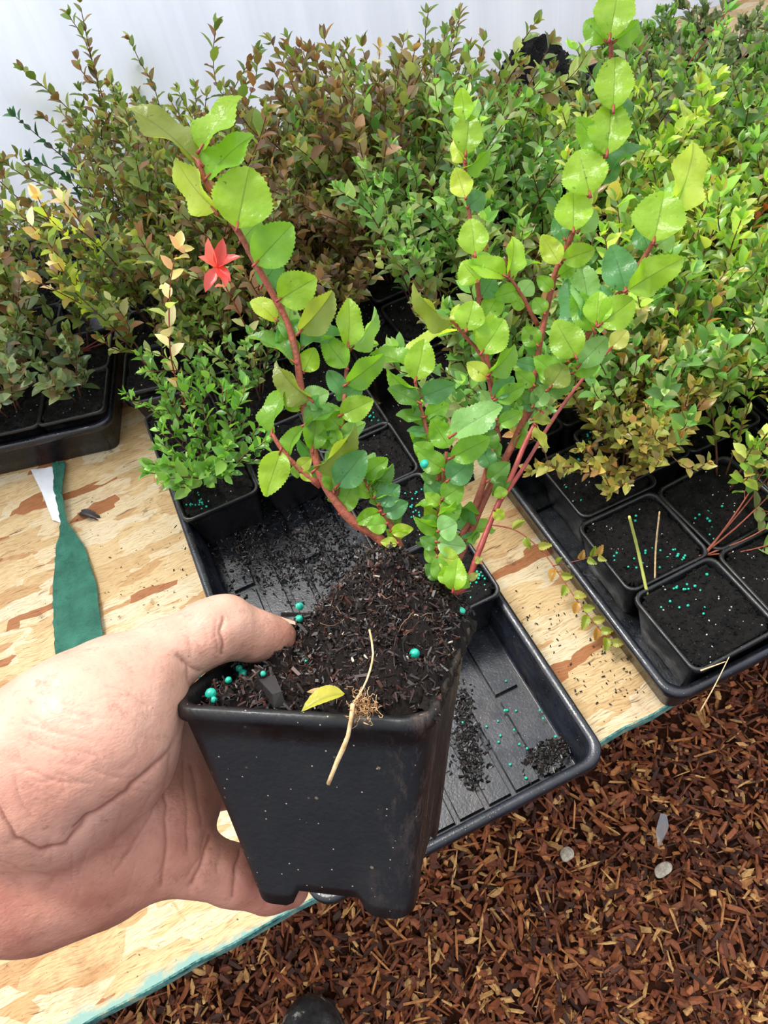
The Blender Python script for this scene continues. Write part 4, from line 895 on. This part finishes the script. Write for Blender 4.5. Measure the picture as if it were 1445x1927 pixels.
D = hbranch([(818, 1070, .350), (822, 1010, .346), (828, 950, .340), (836, 890, .334), (840, 850, .330)], .0014)
for a in [(850, 820, 944, 758, 56, .312, 'p', 0), (848, 862, 924, 824, 46, .320, 'g', 0), (842, 905, 890, 865, 50, .326, 't', 0), (846, 842, 812, 790, 44, .322, 'g', 2), (835, 885, 786, 850, 42, .326, 'g', 0), (822, 902, 792, 893, 24, .33, 'd', 0), (826, 935, 800, 905, 34, .334, 't', 0), (832, 940, 872, 912, 46, .330, 'g', 0), (828, 950, 800, 928, 26, .334, 'b', 0),
          (830, 972, 868, 948, 40, .334, 'g', 0), (825, 985, 792, 975, 24, .338, 'd', 0), (824, 1000, 860, 985, 48, .332, 'p', 0), (822, 1020, 878, 1030, 44, .336, 'p', 0), (822, 1030, 790, 1012, 26, .340, 'd', 0), (823, 1048, 865, 1055, 40, .338, 'y', 0), (818, 1060, 800, 1030, 22, .344, 'g', 0)]: hleaf(D, *a)
E2 = hbranch([(832, 930, .340), (822, 880, .336), (808, 830, .330), (795, 780, .325), (786, 745, .322), (781, 715, .318)], .0012)
for a in [(782, 716, 800, 636, 54, .314, 'b', 0), (772, 692, 700, 654, 30, .320, 'g', 1), (776, 690, 832, 596, 26, .324, 'y', 3), (786, 738, 718, 708, 30, .320, 'g', 3), (790, 748, 858, 722, 42, .322, 't', 0), (790, 758, 730, 728, 34, .320, 'd', 0), (796, 785, 745, 778, 24, .324, 'd', 0), (800, 785, 845, 760, 34, .326, 'g', 0), (808, 815, 766, 808, 20, .328, 't', 0), (812, 840, 835, 790, 32, .330, 'g', 2), (815, 858, 778, 835, 34, .326, 'g', 0), (805, 800, 845, 790, 26, .328, 'd', 1)]: hleaf(E2, *a)
Fb = hbranch([(838, 1075, .354), (868, 1010, .350), (895, 950, .346), (918, 880, .340), (932, 810, .334), (925, 740, .330), (914, 660, .326), (905, 590, .322), (896, 520, .318), (888, 450, .314), (880, 370, .310), (874, 290, .306), (872, 215, .304)], .0016)
for a in [(875, 228, 868, 168, 36, .303, 'b', 2), (878, 235, 905, 185, 24, .306, 'p', 0), (876, 290, 884, 210, 54, .302, 'b', 0), (872, 320, 930, 284, 26, .306, 'g', 1), (875, 305, 848, 262, 24, .306, 'y', 1), (876, 372, 858, 318, 42, .306, 'y', 2), (880, 390, 912, 362, 40, .310, 't', 0), (894, 480, 886, 408, 54, .308, 'b', 0), (892, 500, 925, 480, 34, .315, 'p', 0), (900, 530, 868, 492, 52, .313, 'b', 0), (905, 560, 930, 520, 44, .320, 't', 0),
          (912, 600, 945, 545, 40, .322, 'g', 0), (915, 670, 890, 640, 34, .326, 'd', 0), (928, 800, 955, 750, 40, .332, 't', 0), (928, 850, 900, 800, 44, .334, 'd', 0), (925, 880, 905, 840, 34, .336, 't', 0), (918, 905, 960, 870, 36, .336, 'd', 0)]: hleaf(Fb, *a)
J = hbranch([(938, 830, .336), (930, 770, .328), (922, 722, .322), (905, 668, .317), (880, 638, .312), (856, 610, .308)], .0012)
for a in [(856, 609, 764, 550, 34, .308, 'o', 1), (877, 622, 892, 564, 54, .306, 'b', 0), (862, 618, 858, 570, 22, .310, 'y', 1), (906, 664, 950, 598, 60, .309, 'b', 0), (902, 655, 932, 590, 46, .312, 'b', 0), (920, 705, 978, 652, 36, .316, 'g', 1), (918, 712, 878, 682, 34, .318, 'y', 3), (928, 748, 968, 708, 34, .322, 't', 0), (932, 752, 990, 725, 34, .322, 'g', 0), (930, 770, 905, 735, 28, .326, 'p', 0), (936, 800, 985, 775, 30, .330, 'g', 0), (934, 790, 895, 800, 30, .328, 't', 0)]: hleaf(J, *a)
G = hbranch([(1012, 612, .326), (1000, 590, .322), (982, 556, .318), (956, 518, .314)], .0011)
for a in [(958, 516, 974, 440, 36, .312, 'b', 1), (952, 520, 880, 488, 40, .310, 'b', 1), (962, 524, 1008, 476, 20, .316, 'g', 3), (980, 555, 1002, 528, 34, .320, 'p', 0), (990, 575, 960, 562, 28, .322, 'g', 0), (998, 590, 1020, 560, 26, .324, 'd', 0), (975, 545, 930, 560, 34, .318, 'g', 0)]: hleaf(G, *a)
I = hbranch([(848, 1085, .354), (880, 1012, .352), (908, 945, .348), (945, 875, .342), (985, 790, .335), (1003, 720, .330), (1015, 650, .326), (1030, 575, .322), (1046, 510, .318), (1065, 468, .314), (1082, 425, .310), (1108, 362, .308), (1135, 290, .304), (1146, 205, .301), (1150, 130, .298), (1149, 76, .291)], .0018)
for a in [(1147, 72, 1167, -40, 72, .287, 'b', 0), (1140, 78, 1098, 38, 42, .291, 'g', 1), (1156, 78, 1212, 40, 32, .291, 'g', 1), (1154, 206, 1158, 100, 68, .292, 'b', 0), (1142, 290, 1152, 186, 74, .294, 'b', 0), (1135, 292, 1088, 222, 46, .298, 'g', 2), (1110, 366, 1088, 278, 80, .298, 'b', 0), (1079, 434, 1079, 354, 66, .303, 'b', 0), (1088, 436, 1122, 392, 44, .309, 'p', 0), (1062, 450, 1045, 405, 34, .312, 't', 0), (1053, 496, 1020, 443, 40, .309, 'y', 2), (1058, 490, 1122, 468, 42, .309, 'b', 0),
          (1142, 326, 1212, 260, 28, .303, 't', 1), (1130, 345, 1165, 300, 36, .306, 't', 0), (1050, 520, 1085, 498, 26, .314, 'g', 1), (1040, 545, 1010, 520, 26, .316, 'g', 1), (1025, 590, 1005, 560, 30, .320, 'g', 0), (1012, 650, 985, 615, 36, .322, 'g', 0), (1010, 690, 970, 680, 26, .322, 't', 0), (1005, 725, 970, 700, 30, .324, 'g', 0), (1000, 735, 990, 760, 30, .326, 'd', 0), (1150, 225, 1190, 180, 40, .296, 't', 1)]: hleaf(I, *a)
H = hbranch([(985, 790, .336), (1015, 745, .332), (1045, 700, .328), (1080, 668, .322), (1110, 622, .316), (1140, 580, .311), (1180, 535, .306), (1215, 480, .300), (1235, 445, .296), (1262, 400, .293)], .0017)
for a in [(1270, 398, 1318, 262, 64, .292, 'y', 0), (1258, 408, 1278, 325, 34, .296, 'g', 1), (1230, 454, 1252, 354, 92, .289, 'b', 0), (1222, 470, 1200, 420, 42, .300, 't', 0), (1235, 462, 1270, 440, 40, .300, 'p', 0), (1180, 546, 1280, 486, 62, .295, 'b', 2), (1178, 548, 1150, 458, 60, .302, 't', 0), (1128, 612, 1196, 560, 62, .302, 'b', 0), (1122, 610, 1128, 546, 50, .303, 'b', 0), (1108, 600, 1098, 490, 54, .310, 'p', 0), (1090, 620, 1060, 525, 44, .314, 't', 0), (1118, 622, 1078, 545, 48, .310, 'g', 0),
          (1084, 672, 1044, 602, 62, .309, 'b', 0), (1088, 690, 1144, 632, 46, .318, 'p', 0), (1078, 702, 1130, 680, 36, .320, 'g', 0), (1055, 708, 1005, 672, 42, .318, 'g', 0), (1036, 728, 1064, 684, 50, .316, 'o', 0), (1042, 718, 1018, 690, 34, .322, 'b', 0), (1030, 735, 1085, 722, 24, .322, 'd', 1), (1002, 765, 1035, 722, 34, .328, 'p', 0), (1000, 790, 1040, 792, 20, .328, 'o', 1), (1008, 800, 1030, 845, 18, .328, 'r', 0), (1070, 680, 1045, 645, 36, .320, 'g', 0), (1010, 770, 985, 745, 30, .33, 't', 0), (1140, 582, 1130, 535, 36, .31, 't', 0)]: hleaf(H, *a)
K = hbranch([(872, 1108, .345), (900, 1040, .342), (930, 965, .338), (965, 890, .334), (990, 830, .332), (1020, 775, .330)], .0013, REDS, .0010)
for a in [(905, 1060, 895, 1048, 14, .338, 'r', 0), (945, 938, 938, 915, 24, .334, 'b', 0), (930, 960, 948, 978, 22, .336, 'y', 1), (960, 900, 925, 930, 24, .334, 'd', 1), (880, 1092, 900, 1078, 14, .342, 'r', 0)]: hleaf(K, *a)
K2 = hbranch([(940, 945, .338), (985, 880, .346), (1040, 790, .356), (1095, 715, .366), (1150, 655, .374)], .0010, REDS, .0007)
for a in [(1150, 655, 1182, 620, 34, .374, 'r', 0), (1140, 665, 1110, 650, 26, .372, 'y', 0)]: hleaf(K2, *a)
Lb = hbranch([(840, 1105, .345), (838, 1085, .343), (830, 1060, .341)], .0012)
for a in [(852, 1112, 862, 1050, 40, .334, 'b', 1), (832, 1092, 822, 1045, 34, .338, 'g', 0), (845, 1100, 838, 1065, 34, .336, 'b', 2), (855, 1088, 885, 1105, 22, .336, 'g', 0), (826, 1090, 800, 1062, 26, .340, 'd', 0), (870, 1100, 868, 1070, 26, .338, 'g', 0)]: hleaf(Lb, *a)
filler(D, [(820, 1050, .344), (828, 960, .338), (838, 880, .332)], 14, 40, 'dgtbg'); filler(C, [(755, 1030, .344), (716, 955, .337), (684, 900, .332)], 8, 40, 'dgb')
filler(I, [(870, 1030, .346), (900, 960, .343)], 6, 46, 'dtg'); filler(I, [(930, 930, .348), (985, 790, .338), (1015, 650, .330)], 10, 42, 'dtg'); filler(H, [(1000, 770, .336), (1080, 668, .326)], 7, 44, 'dtg'); filler(E2, [(822, 880, .338), (795, 780, .329)], 7, 40, 'dtg'); filler(Fb, [(925, 860, .342), (925, 740, .334), (910, 640, .329)], 8, 44, 'dtg'); filler(A, [(640, 950, .338), (597, 875, .331), (575, 770, .324)], 6, 42, 'dgt'); filler(B, [(636, 900, .333), (648, 740, .323)], 5, 36, 'gt')

# ------------------------------------------------------------------ HAND
def q3(px, py, Z): return np.array([(px - CX) * Z / FPX, -(py - CY) * Z / FPX, -Z])
PARTS = [  # (a, ra, b, rb, blend)
    (q3(-1150, 1760, .36), .036, q3(-450, 1640, .315), .034, .02), (q3(-1150, 1700, .38), .034, q3(-450, 1570, .325), .030, .02),
    (q3(-450, 1640, .315), .032, q3(-100, 1600, .295), .029, .016), (q3(-450, 1570, .32), .028, q3(-60, 1520, .292), .027, .016),
    (q3(-60, 1480, .283), .0265, q3(70, 1450, .270), .0280, .014), (q3(70, 1450, .270), .0280, q3(182, 1368, .270), .0285, .012), (q3(182, 1368, .270), .0280, q3(242, 1296, .276), .0185, .010),
    (q3(120, 1490, .278), .0250, q3(205, 1430, .281), .0225, .010),
    (q3(242, 1292, .277), .0182, q3(308, 1236, .285), .0132, .006), (q3(308, 1236, .285), .0130, q3(395, 1190, .293), .0122, .004), (q3(395, 1188, .292), .0124, q3(422, 1181, .296), .0123, .003), (q3(422, 1181, .296), .0121, q3(472, 1195, .303), .0104, .003), (q3(472, 1195, .303), .0103, q3(510, 1200, .308), .0090, .003), (q3(510, 1200, .308), .0089, q3(528, 1199, .310), .0060, .003),
    (q3(-100, 1650, .300), .0265, q3(60, 1640, .296), .0268, .014), (q3(60, 1640, .296), .0265, q3(180, 1600, .298), .0262, .012), (q3(180, 1600, .298), .0258, q3(290, 1572, .302), .0200, .010),
    (q3(60, 1540, .305), .026, q3(320, 1500, .316), .0200, .012), (q3(250, 1420, .310), .020, q3(350, 1400, .325), .0130, .010), (q3(290, 1540, .306), .019, q3(352, 1515, .322), .0110, .008), (q3(290, 1480, .314), .016, q3(368, 1462, .327), .0118, .008),
    (q3(230, 1350, .300), .018, q3(330, 1350, .316), .011, .01),
    # index, middle, ring reach round the back of the pot
    (q3(352, 1395, .330), .0105, q3(440, 1385, .368), .0090, .004), (q3(440, 1385, .368), .009, q3(560, 1370, .392), .0080, .003), (q3(560, 1370, .392), .0080, q3(660, 1370, .388), .0068, .003),
    (q3(380, 1462, .332), .0105, q3(460, 1455, .368), .0090, .004), (q3(460, 1455, .368), .009, q3(590, 1440, .390), .0080, .003), (q3(590, 1440, .390), .0080, q3(700, 1440, .386), .0068, .003),
    (q3(372, 1495, .331), .0092, q3(470, 1480, .364), .0082, .004), (q3(470, 1480, .364), .0082, q3(590, 1485, .384), .0078, .003), (q3(590, 1485, .384), .0078, q3(680, 1485, .378), .0064, .003),
    # little finger under the pot
    (q3(296, 1608, .302), .0160, q3(366, 1625, .304), .0124, .006), (q3(366, 1625, .304), .0122, q3(440, 1647, .310), .0118, .003), (q3(440, 1647, .310), .0116, q3(505, 1666, .317), .0110, .003), (q3(505, 1666, .317), .0108, q3(546, 1672, .321), .0080, .003),
]
def capsule(p, a, ra, b_, rb):
    ba = b_ - a; h_ = np.clip(((p - a) @ ba) / (ba @ ba), 0, 1); return np.linalg.norm(p - a - h_[:, None] * ba, axis=1) - (ra + (rb - ra) * h_)
vs = .0013; lo = np.array([-.46, -.170, -.425]); hi = np.array([-.005, -.018, -.225]); dims = np.ceil((hi - lo) / vs).astype(int)
gx, gy, gz = [lo[k] + vs * np.arange(dims[k]) for k in range(3)]
D3 = np.full(tuple(dims), .05, np.float32)
for (a, ra, b_, rb, k) in PARTS:                    # smooth union, each part only near itself
    mg = .022; l0 = np.maximum(((np.minimum(a, b_) - max(ra, rb) - mg - lo) / vs).astype(int), 0); h0 = np.minimum(((np.maximum(a, b_) + max(ra, rb) + mg - lo) / vs).astype(int) + 1, dims)
    if (h0 <= l0).any(): continue
    G3 = np.stack(np.meshgrid(gx[l0[0]:h0[0]], gy[l0[1]:h0[1]], gz[l0[2]:h0[2]], indexing='ij'), -1).reshape(-1, 3)
    d = capsule(G3, a, ra, b_, rb).reshape(tuple(h0 - l0)); sl = tuple(slice(l0[i], h0[i]) for i in range(3)); o_ = D3[sl]
    h_ = np.clip(k - np.abs(d - o_), 0, None) / k; D3[sl] = np.minimum(d, o_) - h_ * h_ * k * .25
def surface_nets(D, lo, vs):
    s = D < 0; nx_, ny_, nz_ = D.shape; acc = np.zeros((nx_ - 1, ny_ - 1, nz_ - 1, 3), np.float32); cn = np.zeros((nx_ - 1, ny_ - 1, nz_ - 1), np.float32)
    for ax in range(3):
        for o1 in (0, 1):
            for o2 in (0, 1):
                off = [0, 0, 0]; oth = [k for k in range(3) if k != ax]; off[oth[0]] = o1; off[oth[1]] = o2; sl0 = tuple(slice(off[k], off[k] + D.shape[k] - 1) for k in range(3)); off2 = off[:]; off2[ax] = 1
                sl1 = tuple(slice(off2[k], off2[k] + D.shape[k] - 1) for k in range(3)); a, b_ = D[sl0], D[sl1]; c = (a < 0) != (b_ < 0); t = np.where(c, a / (a - b_ + 1e-12), 0)
                for k in range(3): acc[..., k] += np.where(c, (t if k == ax else off[k]), 0)
                cn += c
    act = cn > 0; idx = -np.ones(cn.shape, np.int64); idx[act] = np.arange(act.sum()); I_ = np.argwhere(act); V = (I_ + acc[act] / cn[act][:, None]) * vs + lo; Q = []
    for ax in range(3):
        o1, o2 = [k for k in range(3) if k != ax]; sl0 = [slice(1, -1)] * 3; sl0[ax] = slice(0, -1); sl1 = list(sl0); sl1[ax] = slice(1, None); a = s[tuple(sl0)]; b_ = s[tuple(sl1)]; c = np.argwhere(a != b_)
        base = c.copy(); 
        for k in range(3):
            if k != ax: base[:, k] += 1
        ins = a[tuple(c.T)]; ids = []
        for (d1, d2) in ((0, 0), (1, 0), (1, 1), (0, 1)):
            e = base.copy(); e[:, o1] -= d1; e[:, o2] -= d2; ids.append(idx[tuple(e.T)])
        q = np.stack(ids, 1); fl = ins if ax != 1 else ~ins; q[fl] = q[fl][:, ::-1]; Q.append(q)
    Q = np.vstack(Q); return V, Q[(Q >= 0).all(1)][:, ::-1]
HV, HF = surface_nets(D3, lo, vs)
# one subdivision by hand (midpoints) then light smoothing
def subdiv(V, F):
    E = np.sort(np.vstack([F[:, [k, (k + 1) % 4]] for k in range(4)]), 1); U, inv = np.unique(E[:, 0] * len(V) + E[:, 1], return_inverse=True); n0 = len(V); a = U // n0; b_ = U % n0
    mid = (V[a] + V[b_]) / 2; fc = V[F].mean(1); m_ = len(F); e = [inv[k * m_:(k + 1) * m_] + n0 for k in range(4)]; fi = np.arange(m_) + n0 + len(mid); V2 = np.vstack([V, mid, fc])
    return V2, np.vstack([np.stack([F[:, k], e[k], fi, e[(k + 3) % 4]], 1) for k in range(4)])
def smooth(V, F, it):
    for _ in range(it):
        A_ = np.zeros_like(V); C_2 = np.zeros(len(V))
        for k in range(4):
            a, b_ = F[:, k], F[:, (k + 1) % 4]
            for c in range(3): A_[:, c] += np.bincount(a, V[b_, c], len(V)) + np.bincount(b_, V[a, c], len(V))
            C_2 += np.bincount(a, minlength=len(V)) + np.bincount(b_, minlength=len(V))
        V = V * .4 + .6 * A_ / C_2[:, None]
    return V
HV = smooth(HV, HF, 3); HV, HF = subdiv(HV, HF); HV = smooth(HV, HF, 3)
def vnormals(V, F):
    nf = np.cross(V[F[:, 2]] - V[F[:, 0]], V[F[:, 3]] - V[F[:, 1]]); N = np.zeros_like(V)
    for k in range(4):
        for c in range(3): N[:, c] += np.bincount(F[:, k], nf[:, c], len(V))
    return norm(N)
NV = vnormals(HV, HF)
ctr = HV.mean(0)
if ((HV - ctr) * NV).sum(1).mean() < 0: HF = HF[:, ::-1]; NV = -NV
PXV = np.c_[CX + FPX * HV[:, 0] / -HV[:, 2], CY - FPX * HV[:, 1] / -HV[:, 2]]; facing = np.clip(NV[:, 2] * 1.5 + .3, 0, 1)
CR = [([(342, 1340), (338, 1372), (318, 1415), (270, 1462), (215, 1510), (168, 1540), (140, 1562)], 1.5, 5), ([(-30, 1490), (0, 1530), (30, 1580), (73, 1601), (126, 1590), (150, 1560), (168, 1540)], 1.2, 5), ([(322, 1420), (312, 1480), (311, 1540), (312, 1605), (302, 1668)], .8, 3.5), ([(340, 1400), (330, 1450), (285, 1530), (250, 1590), (215, 1640)], .5, 3),
      ([(419, 1160), (417, 1190), (420, 1230)], 1.0, 3), ([(408, 1165), (404, 1195), (410, 1228)], .4, 2.5), ([(345, 1245), (360, 1256), (376, 1262)], .8, 3), ([(335, 1235), (352, 1250), (356, 1290)], .8, 4), ([(398, 1570), (385, 1605), (362, 1664)], 1.3, 3.5), ([(388, 1568), (378, 1610), (352, 1650)], .5, 3), ([(450, 1600), (441, 1640), (438, 1690)], 1.0, 3), ([(415, 1585), (408, 1640)], .35, 2.5), ([(505, 1640), (500, 1700)], .4, 2.5),
      ([(60, 1350), (110, 1380), (170, 1395)], .25, 2), ([(40, 1385), (100, 1410), (180, 1420)], .3, 2), ([(50, 1450), (110, 1470), (170, 1475)], .3, 2), ([(110, 1330), (170, 1350), (220, 1352)], .2, 2), ([(200, 1290), (240, 1300), (280, 1330)], .3, 2), ([(260, 1400), (262, 1420), (230, 1450)], .25, 2), ([(0, 1620), (50, 1640), (110, 1650)], .3, 2.5), ([(300, 1480), (240, 1560)], .3, 2), ([(360, 1440), (372, 1500), (380, 1550)], .6, 3), ([(345, 1430), (350, 1520), (355, 1600)], .45, 3), ([(30, 1470), (35, 1500), (60, 1540)], .4, 3), ([(180, 1600), (240, 1590), (290, 1560)], .3, 2.5), ([(355, 1200), (362, 1240)], .25, 2), ([(385, 1180), (392, 1210)], .2, 2)]
_r2 = random.Random(5)
for _ in range(46):          # fine skin folds across the ball of the thumb and the palm
    if _ < 26: x0, y0, a_ = _r2.uniform(20, 270), _r2.uniform(1290, 1500), _r2.uniform(-.1, .5)
    else: x0, y0, a_ = _r2.uniform(60, 370), _r2.uniform(1450, 1680), _r2.uniform(1.1, 2.3)
    l_ = _r2.uniform(18, 60); CR.append(([(x0, y0), (x0 + l_ * math.cos(a_) * .5, y0 + l_ * math.sin(a_) * .5 + _r2.uniform(-4, 4)), (x0 + l_ * math.cos(a_), y0 + l_ * math.sin(a_))], _r2.uniform(.12, .3), 1.6))
disp = np.zeros(len(HV)); crease = np.zeros(len(HV))
for pl, dp, wd in CR:
    pl = np.array(pl, float); wig = np.zeros(len(HV)); dm = np.full(len(HV), 1e9)
    PXW = PXV + 3 * np.c_[vnoise(np.c_[PXV / 22, 0 * PXV[:, 0] + dp]), vnoise(np.c_[PXV / 22, 0 * PXV[:, 0] + dp + 9])]
    for i in range(len(pl) - 1):
        a, ba = pl[i], pl[i + 1] - pl[i]; h_ = np.clip(((PXW - a) @ ba) / (ba @ ba), 0, 1); dm = np.minimum(dm, np.linalg.norm(PXW - a - h_[:, None] * ba, axis=1))
    g_ = np.exp(-(dm / wd) ** 2) * facing; disp -= dp * .00050 * g_ + dp * .00045 * np.exp(-(dm / (wd * 3.)) ** 2) * facing; crease = np.maximum(crease, np.exp(-(dm / (wd * .7)) ** 2) * facing * min(1, dp * .8) * .75)
disp += .00025 * fbm(HV * 120, 3, 4) 
HV = HV + NV * disp[:, None]
flush = np.clip(.25 + .5 * (PXV[:, 1] - 1380) / 250, .05, .85); tipd = np.minimum(np.hypot(PXV[:, 0] - 530, PXV[:, 1] - 1200) / 90, np.hypot(PXV[:, 0] - 520, PXV[:, 1] - 1650) / 110)
flush = np.maximum(flush, np.clip(.95 - tipd, 0, .7)); flush = np.clip(flush + .25 * fbm(HV * 45, 3, 2) + .25 * np.exp(-((PXV[:, 0] - 340) / 60) ** 2 - ((PXV[:, 1] - 1500) / 110) ** 2), 0, 1)
hm_ = empty('person', tuple(P(150, 1480, .29)), label="person's bare left hand and wrist, thumb over the soil, holding up the black pot", cat='person')
hw_ = hm_.location; HVW = HV @ RW.T + CAM - np.array(hw_)
ob('hand', mesh('hand', HVW, HF, SKIN, True, {'flush': flush, 'crease': crease}), hm_)
# thumbnail, seen edge on
V = []; F = []; nu, nv = 9, 7
nb_ = q3(490, 1151, .309); nt_ = q3(552, 1171, .314); ax = norm(nt_ - nb_); upn = norm(np.array([.25, 1, -.35]) - ax * (np.array([.25, 1, -.35]) @ ax)); sdn = np.cross(ax, upn)
for i in range(nu):
    for j in range(nv):
        a = (j / (nv - 1) - .5) * 1.9; tt = i / (nu - 1); wdt = .0062 * (1 - .25 * max(0, tt - .6) / .4)
        V.append(nb_ + ax * tt * np.linalg.norm(nt_ - nb_) + sdn * math.sin(a) * wdt - upn * (1 - math.cos(a)) * wdt + upn * .0006)
F = [(i * nv + j, i * nv + j + 1, (i + 1) * nv + j + 1, (i + 1) * nv + j) for i in range(nu - 1) for j in range(nv - 1)]
ob('thumbnail', mesh('thumbnail', np.array(V) @ RW.T + CAM - np.array(hw_), F, NAIL), hm_)
